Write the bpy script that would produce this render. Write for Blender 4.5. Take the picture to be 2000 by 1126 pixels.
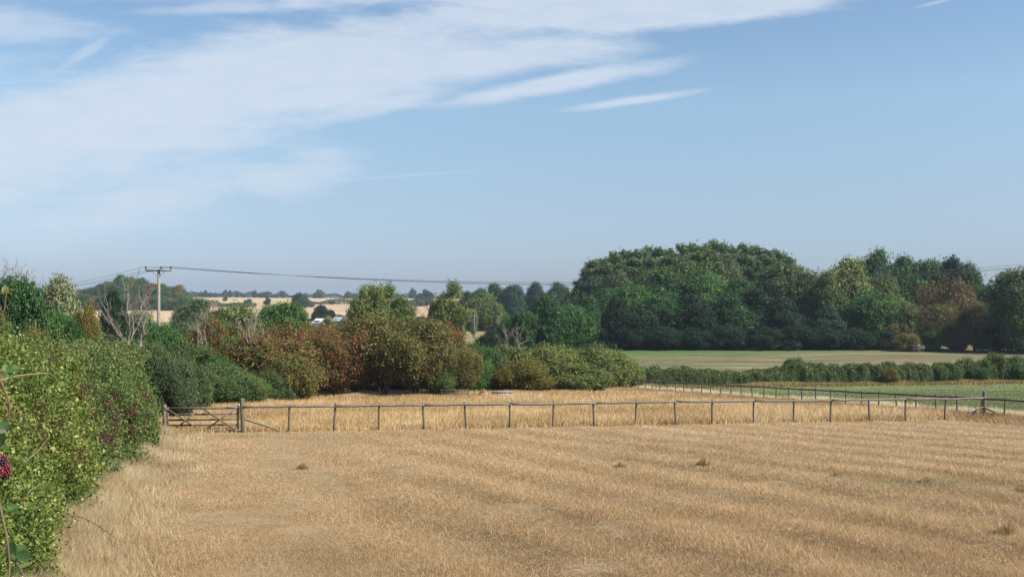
import bpy, math
import numpy as np
from mathutils import Vector
R = math.radians
for o in list(bpy.data.objects): bpy.data.objects.remove(o, do_unlink=True)
scene = bpy.context.scene
COL = scene.collection
rng = np.random.default_rng(7)

# ------------------------------------------------------------------ camera
CAMZ = 5.9; F = 1944.0; PITCH = math.atan(22 / F)
cam_d = bpy.data.cameras.new('camera'); cam = bpy.data.objects.new('camera', cam_d); COL.objects.link(cam)
cam_d.sensor_width = 36; cam_d.lens = 36 * F / 2000; cam_d.clip_end = 20000; cam_d.clip_start = 0.05
cam.location = (0, 0, CAMZ); cam.rotation_euler = (R(90) + PITCH, 0, 0)
scene.camera = cam
# ------------------------------------------------------------------ light
SUN_EL, SUN_AZ = R(46), R(112)          # azimuth clockwise from +Y (the view direction)
sd = bpy.data.lights.new('sun', 'SUN'); sun = bpy.data.objects.new('sun', sd); COL.objects.link(sun)
sd.energy = 4.8; sd.angle = R(0.5); sd.color = (1.0, 0.94, 0.84)
to_sun = Vector((math.sin(SUN_AZ) * math.cos(SUN_EL), math.cos(SUN_AZ) * math.cos(SUN_EL), math.sin(SUN_EL)))
sun.rotation_euler = to_sun.to_track_quat('Z', 'Y').to_euler()
sun.location = (60, -20, 60)
scene.view_settings.view_transform = 'Standard'; scene.view_settings.look = 'None'
scene.view_settings.exposure = 0.75; scene.view_settings.gamma = 1.0


class NT:
    """small node-tree helper"""
    def __init__(s, tree): s.t = tree; s.n = tree.nodes; s.l = tree.links
    def new(s, k, **kw):
        nd = s.n.new(k)
        for a, b in kw.items(): setattr(nd, a, b)
        return nd
    def put(s, sock, v):
        if hasattr(v, 'links') or isinstance(v, bpy.types.NodeSocket): s.l.new(v, sock)
        elif isinstance(v, tuple) and len(v) == 3 and sock.type == 'RGBA': sock.default_value = (*v, 1)
        else: sock.default_value = v
    def math(s, op, a, b=None, c=None, clamp=False):
        nd = s.new('ShaderNodeMath', operation=op); nd.use_clamp = clamp
        for i, v in enumerate((a, b, c)):
            if v is not None: s.put(nd.inputs[i], v)
        return nd.outputs[0]
    def mix(s, f, a, b, blend='MIX'):
        nd = s.new('ShaderNodeMix', data_type='RGBA', blend_type=blend)
        s.put(nd.inputs[0], f); s.put(nd.inputs[6], a); s.put(nd.inputs[7], b)
        return nd.outputs[2]
    def noise(s, vec, scale, detail=3, rough=0.55, dist=0.0):
        nd = s.new('ShaderNodeTexNoise'); s.l.new(vec, nd.inputs['Vector'])
        nd.inputs['Scale'].default_value = scale; nd.inputs['Detail'].default_value = detail
        nd.inputs['Roughness'].default_value = rough; nd.inputs['Distortion'].default_value = dist
        return nd.outputs['Fac']
    def ramp(s, f, a, b, lo=0.0, hi=1.0, smooth=True):
        nd = s.new('ShaderNodeMapRange'); nd.interpolation_type = 'SMOOTHSTEP' if smooth else 'LINEAR'
        s.put(nd.inputs[0], f)
        for i, v in enumerate((a, b, lo, hi)): s.put(nd.inputs[i + 1], v)
        return nd.outputs[0]
    def mapping(s, vec, scale=(1, 1, 1), rot=(0, 0, 0), loc=(0, 0, 0)):
        nd = s.new('ShaderNodeMapping'); s.l.new(vec, nd.inputs[0])
        nd.inputs[1].default_value = loc; nd.inputs[2].default_value = rot; nd.inputs[3].default_value = scale
        return nd.outputs[0]


# ------------------------------------------------------------------ world: sky and high cirrus
W = bpy.data.worlds.new('World'); scene.world = W; W.use_nodes = True
W.node_tree.nodes.clear(); g = NT(W.node_tree)
SKY = 0.092
sky = g.new('ShaderNodeTexSky', sky_type='NISHITA'); sky.sun_disc = False
sky.sun_elevation = SUN_EL; sky.sun_rotation = SUN_AZ; sky.altitude = 100
sky.air_density = 1.0; sky.dust_density = 0.6; sky.ozone_density = 2.0
tc = g.new('ShaderNodeTexCoord'); sep = g.new('ShaderNodeSeparateXYZ'); g.l.new(tc.outputs['Generated'], sep.inputs[0])
dx, dy, dz = sep.outputs
dys = g.math('MAXIMUM', dy, 0.02)
A = g.math('MULTIPLY', g.math('DIVIDE', dx, dys), 19.44)      # horizontal direction, units of about 3 degrees
B = g.math('MULTIPLY', g.math('DIVIDE', dz, dys), 19.44)      # elevation, same units
cmb = g.new('ShaderNodeCombineXYZ'); g.l.new(A, cmb.inputs[0]); g.l.new(B, cmb.inputs[1])
v0 = cmb.outputs[0]
n_warp = g.noise(g.mapping(v0, (0.25, 0.6, 1), (0, 0, R(-12))), 1.0, 4, 0.55)
wob = g.math('MULTIPLY', g.math('SUBTRACT', n_warp, 0.5), 2.0)
n_str = g.noise(g.mapping(v0, (0.22, 1.5, 1), (0, 0, R(-13))), 1.0, 8, 0.62, 0.6)
n_fine = g.noise(g.mapping(v0, (0.9, 3.4, 1), (0, 0, R(-14)), (3, 7, 0)), 1.0, 8, 0.65, 0.4)
# each streak: direction of its middle, half length, half width, tilt, strength, edge softness, raggedness
STREAKS = [(90, 290, 450, 100, 12, .85, .8, .5), (350, 205, 560, 120, 13, .86, .7, .4), (620, 140, 640, 110, 10, .93, .60, .45), (1230, 12, 600, 52, 5, .95, .45, .45), (160, 235, 440, 105, 14, .80, .75, .6),
           (1000, 112, 300, 42, 6, .90, .6, .5), (1095, 162, 315, 27, 10.5, .96, .65, .5), (1238, 195, 185, 12, 8.3, .92, .8, .5),
           (700, 218, 200, 24, 13, .7, .8, .5), (590, 345, 160, 55, 14, .66, .8, .7), (330, 375, 360, 60, 12, .66, .9, .9),
           (800, 342, 240, 5, 4.3, .30, .9, .3), (40, 45, 190, 42, -4, .62, .7, .7), (440, 14, 210, 17, 2, .6, .8, .6),
           (165, 100, 75, 15, 32, .5, .8, .5), (120, 440, 400, 70, 6, .38, .9, .8), (430, 265, 210, 42, 4, .6, .9, .8),
           (1010, -60, 900, 70, 2, .95, .5, .4), (-500, 120, 620, 160, 4, .8, .8, .7), (1830, 4, 60, 5, 14, .5, .8, .3)]
inv = None
for cx, cy, a, b, ang, amp, soft, rag in STREAKS:
    if b > 30: a, b = a * 1.07, b * 1.12
    u0, v_0 = (cx - 1000) / 100, (585 - cy) / 100
    ca, sa = math.cos(R(ang)), math.sin(R(ang))
    du = g.math('SUBTRACT', A, u0); dv = g.math('SUBTRACT', B, v_0)
    s_ = g.math('ADD', g.math('MULTIPLY', du, ca), g.math('MULTIPLY', dv, sa))
    t_ = g.math('SUBTRACT', g.math('MULTIPLY', dv, ca), g.math('MULTIPLY', du, sa))
    t_ = g.math('ADD', t_, g.math('MULTIPLY', wob, b / 100 * 0.55))
    sn = g.math('ABSOLUTE', g.math('DIVIDE', s_, a / 100)); tn = g.math('DIVIDE', t_, b / 100)
    rr = g.math('ADD', g.math('POWER', sn, 2.0), g.math('POWER', g.math('ABSOLUTE', tn), 2.0))
    rr = g.math('SQRT', rr)
    q = g.math('SUBTRACT', 1.0, rr)
    q = g.math('ADD', q, g.math('MULTIPLY', g.math('SUBTRACT', n_str, 0.5), rag * 1.6))
    q = g.math('ADD', q, g.math('MULTIPLY', g.math('SUBTRACT', n_fine, 0.5), rag * 0.8))
    m = g.math('MULTIPLY', g.ramp(q, 0.0, soft), amp)
    k = g.math('SUBTRACT', 1.0, m)
    inv = k if inv is None else g.math('MULTIPLY', inv, k)
dens = g.math('SUBTRACT', 1.0, inv, clamp=True)
dens = g.math('MULTIPLY', dens, g.ramp(n_fine, 0.25, 0.75, 0.84, 1.0))
dens = g.math('MULTIPLY', dens, g.ramp(dy, 0.05, 0.3))
dens = g.math('MULTIPLY', dens, 0.93)
cloudc = (0.66 / SKY / 1.68, 0.745 / SKY / 1.68, 0.87 / SKY / 1.68)
tint = g.mix(g.ramp(dz, 0.0, 0.10, smooth=False), (0.43, 0.53, 0.86), (0.74, 0.75, 0.82))
tint = g.mix(g.ramp(dz, 0.10, 0.19, smooth=False), tint, (0.96, 0.98, 0.94))
tint = g.mix(g.ramp(dz, 0.19, 0.30, smooth=False), tint, (0.91, 0.96, 0.965))
skyc = g.mix(1.0, sky.outputs[0], tint, 'MULTIPLY')
mixc = g.mix(dens, skyc, cloudc)
bg = g.new('ShaderNodeBackground'); g.l.new(mixc, bg.inputs[0]); bg.inputs[1].default_value = SKY
wo = g.new('ShaderNodeOutputWorld'); g.l.new(bg.outputs[0], wo.inputs[0])

# ------------------------------------------------------------------ helpers
def tag(o, label=None, cat=None, group=None, kind=None):
    if label: o['label'] = label
    if cat: o['category'] = cat
    if group: o['group'] = group
    if kind: o['kind'] = kind
    return o
def empty(name, loc=(0, 0, 0), rz=0.0):
    o = bpy.data.objects.new(name, None); COL.objects.link(o)
    o.location = loc; o.rotation_euler = (0, 0, rz); o.empty_display_size = 0.3
    return o
def ray(px, py, Y):
    """the point at depth Y seen in the photograph at px, py"""
    a, b = (px - 1000) / F, (563 - py) / F
    c, s = math.cos(PITCH), math.sin(PITCH)
    d = Vector((a, c - b * s, s + b * c)); d *= Y / d.y
    return Vector((d.x, d.y, d.z + CAMZ))
def hash3(ix, iy, iz, seed):
    h = (ix.astype(np.int64) * 374761393 + iy.astype(np.int64) * 668265263 + iz.astype(np.int64) * 2147483647 + seed * 974634777) & 0xffffffff
    h = ((h ^ (h >> 13)) * 1274126177) & 0xffffffff
    h = h ^ (h >> 16)
    return (h & 0xffff) / 65535.0
def vnoise(x, y, z=None, seed=0):
    x = np.asarray(x, float); y = np.asarray(y, float)
    z = np.zeros_like(x) if z is None else np.asarray(z, float)
    ix, iy, iz = np.floor(x), np.floor(y), np.floor(z)
    fx, fy, fz = x - ix, y - iy, z - iz
    fx, fy, fz = [q * q * (3 - 2 * q) for q in (fx, fy, fz)]
    r = 0
    for a in (0, 1):
        for b in (0, 1):
            for c in (0, 1):
                w = (fx if a else 1 - fx) * (fy if b else 1 - fy) * (fz if c else 1 - fz)
                r = r + w * hash3(ix + a, iy + b, iz + c, seed)
    return r
def fbm(x, y, seed=0, octs=3):
    r = 0; a = 0.5; t = 0
    for k in range(octs):
        r = r + a * vnoise(x * 2 ** k, y * 2 ** k, None, seed + k); t += a; a *= 0.5
    return r / t

# terrain height
_Y = np.arange(-120, 9001, 1.0)
_tab = np.interp(_Y, [-120, -20, 0, 100, 118, 250, 400, 600, 900, 1500, 1800, 3000, 9000],
                 [5.4, 4.6, 2.75, -3.3, -3.35, -3.3, -3.9, -2.4, 1.0, 10.2, 6, -5, -5])
_k = np.ones(9) / 9; _tab[8:-8] = np.convolve(_tab, _k, 'same')[8:-8]
def gz(X, Y):
    X = np.asarray(X, float); Y = np.asarray(Y, float)
    z = np.interp(Y, _Y, _tab)
    t = np.clip((9 - Y) / 9, 0, 1); t = t * t * (3 - 2 * t)
    z = z + 1.5 * t
    far = np.clip((Y - 500) / 900, 0, 1)
    z = z + far * (-9 * (X / np.maximum(Y, 1) + 0.28) + 2.2 * (vnoise(X / 260, Y / 300, None, 5) - 0.5))
    return z
def G(x, y): return float(gz(x, y))

class MB:
    """collects geometry and links it as ONE mesh object"""
    def __init__(s): s.v = []; s.nv = 0; s.f = []; s.at = {}
    def add(s, v, f, **at):
        v = np.asarray(v, np.float32).reshape(-1, 3); f = np.asarray(f, np.int32)
        s.v.append(v); s.f.append(f + s.nv); s.nv += len(v)
        for k, a in at.items(): s.at.setdefault(k, []).append(np.asarray(a, np.float32))
    def mesh(s, name, mats=(), smooth=False):
        me = bpy.data.meshes.new(name)
        V = np.concatenate(s.v)
        me.vertices.add(len(V)); me.vertices.foreach_set('co', V.ravel())
        tot = np.concatenate([np.full(len(f), f.shape[1], np.int32) for f in s.f])
        lo = np.concatenate([f.ravel() for f in s.f])
        me.loops.add(len(lo)); me.loops.foreach_set('vertex_index', lo)
        me.polygons.add(len(tot))
        st = np.zeros(len(tot), np.int32); st[1:] = np.cumsum(tot)[:-1]
        me.polygons.foreach_set('loop_start', st)
        if smooth: me.polygons.foreach_set('use_smooth', np.ones(len(tot), bool))
        me.update(calc_edges=True)
        for k, lst in s.at.items():
            a = np.concatenate(lst)
            if a.ndim == 2:
                at = me.attributes.new(k, 'FLOAT_COLOR', 'FACE')
                c = np.ones((len(a), 4), np.float32); c[:, :3] = a; at.data.foreach_set('color', c.ravel())
            else:
                at = me.attributes.new(k, 'FLOAT', 'FACE'); at.data.foreach_set('value', a)
        for m in mats: me.materials.append(m)
        return me
    def build(s, name, mat, parent=None, smooth=False):
        o = bpy.data.objects.new(name, s.mesh(name, [mat], smooth)); COL.objects.link(o)
        if parent: o.parent = parent
        return o
    # shapes
    def tube(s, pts, rad, n=7, cap=True):
        pts = np.asarray(pts, float); rad = np.broadcast_to(np.asarray(rad, float), (len(pts),))
        d = np.gradient(pts, axis=0); d /= np.linalg.norm(d, axis=1)[:, None] + 1e-9
        ref = np.where(np.abs(d[:, 2:3]) > .9, [[1., 0, 0]], [[0, 0, 1.]])
        if abs(d[0, 2]) > .5: ref = np.tile([[1., 0, 0.02]], (len(pts), 1))
        else: ref = np.tile([[0, 0.02, 1.]], (len(pts), 1))
        a = np.cross(d, ref); a /= np.linalg.norm(a, axis=1)[:, None] + 1e-9
        b = np.cross(d, a)
        th = np.arange(n) * 2 * np.pi / n
        V = pts[:, None] + rad[:, None, None] * (a[:, None] * np.cos(th)[None, :, None] + b[:, None] * np.sin(th)[None, :, None])
        m = len(pts); i = np.arange(m - 1)[:, None] * n; j = np.arange(n)[None]
        q = np.stack([i + j, i + (j + 1) % n, i + n + (j + 1) % n, i + n + j], -1).reshape(-1, 4)
        base = s.nv
        s.v.append(V.reshape(-1, 3).astype(np.float32)); s.nv += m * n
        s.f.append((q + base).astype(np.int32))
        if cap:
            s.f.append((np.arange(n)[None, ::-1] + base).astype(np.int32)); s.f.append((np.arange(n)[None] + base + (m - 1) * n).astype(np.int32))
    def box(s, c, size, rz=0.0, rx=0.0, ry=0.0):
        x, y, z = [q / 2 for q in size]
        V = np.array([[i * x, j * y, k * z] for i in (-1, 1) for j in (-1, 1) for k in (-1, 1)], float)
        from mathutils import Euler
        M = np.array(Euler((rx, ry, rz)).to_matrix())
        s.add(V @ M.T + np.asarray(c, float), [[0, 1, 3, 2], [4, 6, 7, 5], [0, 4, 5, 1], [2, 3, 7, 6], [0, 2, 6, 4], [1, 5, 7, 3]])
    def beam(s, p, q, w, h, face=(0, 1, 0)):
        """flat board from p to q; w is thickness along face, h across"""
        p = np.asarray(p, float); q = np.asarray(q, float); d = q - p; d /= np.linalg.norm(d)
        f = np.asarray(face, float); f = f - d * (f @ d); f /= np.linalg.norm(f); u = np.cross(d, f)
        V = [e + f * i * w / 2 + u * j * h / 2 for e in (p, q) for i in (-1, 1) for j in (-1, 1)]
        s.add(V, [[0, 1, 3, 2], [4, 6, 7, 5], [0, 4, 5, 1], [2, 3, 7, 6], [0, 2, 6, 4], [1, 5, 7, 3]])

def unit(a): return a / (np.linalg.norm(a, axis=-1, keepdims=True) + 1e-9)
def rdir(n, r=None): return unit((r or rng).normal(size=(n, 3)))
def leaf_arrays(C, N, L, Wd, r):
    n = len(C); L = np.broadcast_to(L, (n,))[:, None]; Wd = np.broadcast_to(Wd, (n,))[:, None]
    t = unit(np.cross(N, rdir(n, r))); b = np.cross(N, t)
    bend = N * L * -0.12
    V = np.stack([C - t * L / 2 + bend, C + b * Wd / 2, C + t * L / 2 + bend, C - b * Wd / 2], 1)
    return V.reshape(-1, 3), np.arange(n * 4).reshape(n, 4)

# ------------------------------------------------------------------ materials
def new_mat(name):
    m = bpy.data.materials.new(name); m.use_nodes = True; m.node_tree.nodes.clear()
    return m, NT(m.node_tree)
def finish(q, col, rough=0.8, spec=0.25, bump=None, trans=0.0, metal=0.0):
    p = q.new('ShaderNodeBsdfPrincipled'); q.put(p.inputs['Base Color'], col); q.put(p.inputs['Roughness'], rough)
    p.inputs['Specular IOR Level'].default_value = spec; p.inputs['Metallic'].default_value = metal
    if bump is not None:
        b = q.new('ShaderNodeBump'); q.put(b.inputs['Height'], bump[0]); b.inputs['Strength'].default_value = bump[1]
        b.inputs['Distance'].default_value = bump[2]; q.l.new(b.outputs[0], p.inputs['Normal'])
    sh = p.outputs[0]
    if trans:
        t = q.new('ShaderNodeBsdfTranslucent'); q.put(t.inputs[0], col)
        mx = q.new('ShaderNodeMixShader'); mx.inputs[0].default_value = trans
        q.l.new(sh, mx.inputs[1]); q.l.new(t.outputs[0], mx.inputs[2]); sh = mx.outputs[0]
    o = q.new('ShaderNodeOutputMaterial'); q.l.new(sh, o.inputs[0])
def foliage(name, c1, c2, c3, patch=0.35, lo=.42, hi=.6, c3amt=.2, trans=.28, rough=.55, spec=.3):
    """c1 main leaf colour, c2 colour of whole patches, c3 colour of scattered single leaves"""
    m, q = new_mat(name)
    ge = q.new('ShaderNodeNewGeometry'); at = q.new('ShaderNodeAttribute', attribute_name='rnd'); oi = q.new('ShaderNodeObjectInfo')
    rn = at.outputs['Fac']
    off = q.new('ShaderNodeVectorMath', operation='ADD'); q.l.new(ge.outputs['Position'], off.inputs[0])
    q.l.new(oi.outputs['Random'], off.inputs[1])
    n1 = q.noise(off.outputs[0], patch, 3, .6)
    f = q.ramp(q.math('ADD', n1, q.math('MULTIPLY', q.math('SUBTRACT', rn, .5), .34)), lo, hi)
    c = q.mix(f, c1, c2)
    c = q.mix(q.ramp(rn, 1 - c3amt - .05, 1 - c3amt + .05), c, c3)
    r2 = q.math('FRACT', q.math('MULTIPLY', rn, 37.31))
    c = q.mix(1.0, c, q.ramp(r2, 0, 1, 0.72, 1.28, False), 'MULTIPLY')
    c = q.mix(1.0, c, q.ramp(oi.outputs['Random'], 0, 1, 0.86, 1.14, False), 'MULTIPLY')
    finish(q, c, rough, spec, None, trans)
    return m
def grassmat(name, trans=.3):
    m, q = new_mat(name)
    at = q.new('ShaderNodeAttribute', attribute_name='tone')
    finish(q, at.outputs['Color'], .75, .2, None, trans); return m
def bark(name, a, b, sc=3.0):
    m, q = new_mat(name); ge = q.new('ShaderNodeTexCoord')
    n = q.noise(q.mapping(ge.outputs['Object'], (1, 1, .2)), sc * 4, 5, .65); n2 = q.noise(ge.outputs['Object'], sc * .4, 3)
    c = q.mix(n, a, b); c = q.mix(q.ramp(n2, .4, .7, 0, .5), c, tuple(k * .55 for k in a))
    finish(q, c, .9, .15, (n, .6, .02)); return m
def wood(name, a, b, lichen=0.25):
    m, q = new_mat(name); tc = q.new('ShaderNodeTexCoord'); ge = q.new('ShaderNodeNewGeometry'); P = ge.outputs['Position']
    n = q.noise(P, 14, 5, .7); n2 = q.noise(P, 2.2, 3, .6); n3 = q.noise(P, 40, 3, .6)
    c = q.mix(q.ramp(n, .3, .7), a, b); c = q.mix(q.ramp(n2, .45, .75, 0, .55), c, tuple(k * .5 for k in a))
    c = q.mix(q.ramp(n3, .6, .75, 0, lichen), c, (.34, .35, .27))
    finish(q, c, .88, .2, (n, .5, .01)); return m
def flat(name, c, rough=.6, spec=.3, metal=0.0, var=.2):
    m, q = new_mat(name); ge = q.new('ShaderNodeNewGeometry')
    n = q.noise(ge.outputs['Position'], 5, 4, .6)
    finish(q, q.mix(n, tuple(k * (1 - var) for k in c), tuple(min(1, k * (1 + var)) for k in c)), rough, spec, None, 0, metal); return m
M = {}
# foliage kinds
FO = dict(
 darkgreen=((.022, .052, .018), (.035, .078, .022), (.055, .11, .03)),
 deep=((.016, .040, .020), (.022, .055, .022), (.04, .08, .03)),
 green=((.040, .092, .022), (.06, .125, .03), (.09, .15, .045)),
 bright=((.042, .088, .022), (.062, .112, .028), (.09, .14, .045)),
 ashgreen=((.060, .088, .032), (.078, .104, .038), (.11, .13, .058)),
 olive=((.070, .096, .030), (.10, .12, .034), (.14, .15, .055)),
 yellowgreen=((.104, .122, .036), (.145, .150, .046), (.21, .20, .08)),
 gold=((.095, .095, .024), (.115, .105, .026), (.15, .14, .045)),
 willow=((.12, .155, .095), (.16, .20, .13), (.24, .27, .2)),
 rust=((.085, .102, .032), (.145, .078, .038), (.135, .125, .045)),
 redrust=((.088, .092, .032), (.155, .060, .038), (.11, .115, .04)),
 brownolive=((.078, .106, .033), (.118, .090, .038), (.12, .125, .04)),
 browndead=((.09, .065, .038), (.11, .075, .045), (.07, .07, .03)),
 poplar=((.068, .104, .038), (.09, .128, .048), (.13, .17, .07)),
 bluegreen=((.025, .052, .034), (.032, .065, .04), (.05, .085, .055)),
 greybush=((.06, .085, .04), (.09, .11, .055), (.14, .14, .09)))
for k, (a, b, c) in FO.items():
    kf = .62 if k == 'deep' else 1.15 if k == 'darkgreen' else 1.0  # deep cut further: shade below wood and hawthorns put into its leaf colour
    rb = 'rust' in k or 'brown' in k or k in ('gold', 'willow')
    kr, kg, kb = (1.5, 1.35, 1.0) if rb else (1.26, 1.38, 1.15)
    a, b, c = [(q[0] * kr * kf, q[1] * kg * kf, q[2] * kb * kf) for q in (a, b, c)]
    kw = {}
    if k in ('rust', 'redrust', 'brownolive'): kw = dict(patch=.8, lo=.36, hi=.62, c3amt=.22)
    M[k] = foliage('leaves_' + k, a, b, c, **kw)
M['hedge_near'] = foliage('leaves_hedge_near', (.112, .178, .034), (.20, .235, .046), (.38, .39, .13), patch=.5, c3amt=.22, trans=.33, rough=.5, spec=.3)
M['hedge_far'] = foliage('leaves_hedge_far', (.092, .145, .040), (.135, .17, .045), (.26, .28, .11), patch=.6, c3amt=.2, trans=.3, rough=.6, spec=.2)
M['bramble'] = foliage('leaves_bramble', (.04, .10, .022), (.10, .15, .035), (.16, .19, .05), patch=60, lo=.4, hi=.6, trans=.35, rough=.5, spec=.35)
M['hedge_right'] = foliage('leaves_hedge_right', (.088, .138, .036), (.125, .148, .042), (.20, .20, .07), patch=.35, lo=.5, hi=.65)
M['bark'] = bark('bark', (.13, .11, .085), (.07, .06, .045))
M['deadwood'] = bark('dead_wood', (.30, .265, .215), (.19, .165, .135))
M['fence'] = wood('weathered_wood', (.23, .20, .165), (.13, .105, .082))
M['postwood'] = wood('post_wood', (.17, .142, .112), (.10, .082, .064), .15)
M['gatewood'] = wood('gate_wood', (.20, .16, .125), (.115, .09, .068), .15)
M['darkfence'] = wood('shade_dark_weathered_wood', (.15, .13, .11), (.085, .07, .058), .12)  # darker weathered wood; the side rails' unlit face is put into this colour
M['pole'] = wood('pole_wood', (.33, .30, .27), (.22, .195, .17), .1)
M['steel'] = flat('galvanised_steel', (.17, .20, .24), .6, .4)
M['iron'] = flat('dark_iron', (.07, .065, .06), .6, .4, .3)
M['wire'] = flat('wire', (.045, .05, .055), .5, .4, .2)
M['ceramic'] = flat('brown_ceramic', (.035, .02, .016), .25, .5)
M['bird'] = flat('bird_plumage', (.03, .03, .035), .8)
M['berry'] = flat('dark_red_berry', (.055, .010, .012), .35, .5, 0, .5)
M['blackberry'] = flat('blackberry', (.012, .006, .012), .25, .6)
M['redberry'] = flat('unripe_blackberry', (.13, .012, .014), .3, .6)
M['cane'] = flat('bramble_cane', (.13, .085, .055), .7)
M['drycane'] = flat('dry_cane', (.26, .19, .12), .8)
M['white'] = flat('white_cladding', (.55, .56, .56), .5, .3, 0, .04)
M['grey'] = flat('grey_sheeting', (.30, .32, .33), .6)
M['concrete'] = flat('concrete', (.36, .35, .33), .9)
M['chips'] = flat('wood_chips', (.42, .27, .15), .95, .1, 0, .5)
M['glass'] = flat('dark_glass', (.03, .04, .05), .1, .6)
M['grass'] = grassmat('grass_blades', .3)

# ground materials
def groundmat(name, cs, sc, stretch=(1, 1, 1), rot=0.0, fine=6.0, bump=.04, grad=None):
    m, q = new_mat(name); ge = q.new('ShaderNodeNewGeometry'); P = ge.outputs['Position']
    Pm = q.mapping(P, stretch, (0, 0, rot))
    n1 = q.noise(Pm, sc, 5, .6); n2 = q.noise(P, fine, 5, .7); n3 = q.noise(Pm, sc * 4.3, 4, .6)
    c = q.mix(q.ramp(n1, .38, .62), cs[0], cs[1]); c = q.mix(q.ramp(n3, .45, .7, 0, .8), c, cs[2])
    if grad:
        sp = q.new('ShaderNodeSeparateXYZ'); q.l.new(P, sp.inputs[0])
        gy = q.math('ADD', sp.outputs[1], q.math('MULTIPLY', q.math('SUBTRACT', n1, .5), 60))
        gy = q.math('SUBTRACT', gy, q.math('MULTIPLY', sp.outputs[0], grad[3]))
        c = q.mix(q.ramp(gy, grad[0], grad[1]), c, grad[2])
    c = q.mix(1.0, c, q.ramp(n2, .2, .8, .72, 1.28), 'MULTIPLY')
    finish(q, c, .95, .1, (n2, .8, bump)); return m
M['g_pasture'] = groundmat('dry_pasture_soil', ((.25, .178, .10), (.29, .205, .118), (.21, .165, .095)), .35, fine=9)
M['g_meadow'] = groundmat('green_meadow_soil', ((.12, .16, .06), (.15, .175, .07), (.19, .19, .09)), .15, fine=5)
M['g_crop'] = groundmat('thin_crop_soil', ((.082, .098, .042), (.135, .112, .062), (.31, .235, .15)), .06, (.22, 2.0, 1), .05, 1.6, .1, (140, 172, (.055, .13, .03), .5))
M['g_rough'] = groundmat('rough_grass_soil', ((.22, .18, .085), (.16, .17, .07), (.30, .21, .13)), .02, (1, 2.5, 1), 0, .8)
M['g_stub1'] = groundmat('stubble_soil_pale', ((.44, .325, .20), (.40, .30, .185), (.48, .37, .24)), .006, (.4, 3, 1), .1, .5)
M['g_stub2'] = groundmat('stubble_soil_tan', ((.40, .275, .17), (.35, .255, .16), (.45, .33, .21)), .005, (.3, 4, 1), -.1, .5)
M['g_stub3'] = groundmat('stubble_soil_far', ((.43, .30, .18), (.36, .30, .15), (.48, .36, .22)), .004, (.4, 3, 1), 0, .5)

# ------------------------------------------------------------------ ground sheets (share one height function, butt edge to edge)
def FX(Y):                                    # the side boundary fence
    Y = np.asarray(Y, float)
    return np.where(Y > 53, 25.1 - (Y - 53) * .279, 25.1 + (53 - Y) * .17)
def sheet(name, ys, left, right, nx, mat, amp=0.0):
    ys = np.asarray(ys, float); s = np.linspace(0, 1, nx) if np.isscalar(nx) else nx
    L = left(ys); Rr = right(ys)
    X = L[:, None] + (Rr - L)[:, None] * s[None]; Y = np.repeat(ys[:, None], len(s), 1)
    Z = gz(X, Y)
    if amp: Z = Z + amp * (fbm(X * .8, Y * .8, 3) - .5) * 2 * np.minimum(1, s * 20) [None]* np.minimum(1, (1 - s) * 20)[None]
    m, n = X.shape; i = np.arange(m - 1)[:, None] * n; j = np.arange(n - 1)[None]
    q = np.stack([i + j, i + j + 1, i + n + j + 1, i + n + j], -1).reshape(-1, 4)
    b = MB(); b.add(np.stack([X, Y, Z], -1), q)
    o = b.build(name, mat, None, True); tag(o, kind='structure'); return o
WX = lambda Y: .75 * np.abs(Y) + 160
yn = np.concatenate([np.arange(-60, 108, .75), [108]])
sheet('dry_pasture', yn, lambda y: -WX(y), lambda y: FX(y), 260, M['g_pasture'], .03)
sheet('green_meadow', yn, lambda y: FX(y), lambda y: WX(y), 120, M['g_meadow'], .02)
ws = lambda y: -WX(y); we = lambda y: WX(y)
sheet('crop_field', np.linspace(108, 188, 40), ws, we, 120, M['g_crop'])
sheet('rough_ground', np.linspace(188, 430, 60), ws, we, 100, M['g_rough'])
sheet('stubble_field', np.linspace(430, 640, 40), ws, we, 100, M['g_stub1'])
sheet('tan_field', np.linspace(640, 980, 40), ws, we, 100, M['g_stub2'])
sheet('hill', np.concatenate([np.linspace(980, 1700, 60), np.linspace(1800, 3000, 10), [6000, 9000]]), ws, we, 100, M['g_stub3'])

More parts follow.
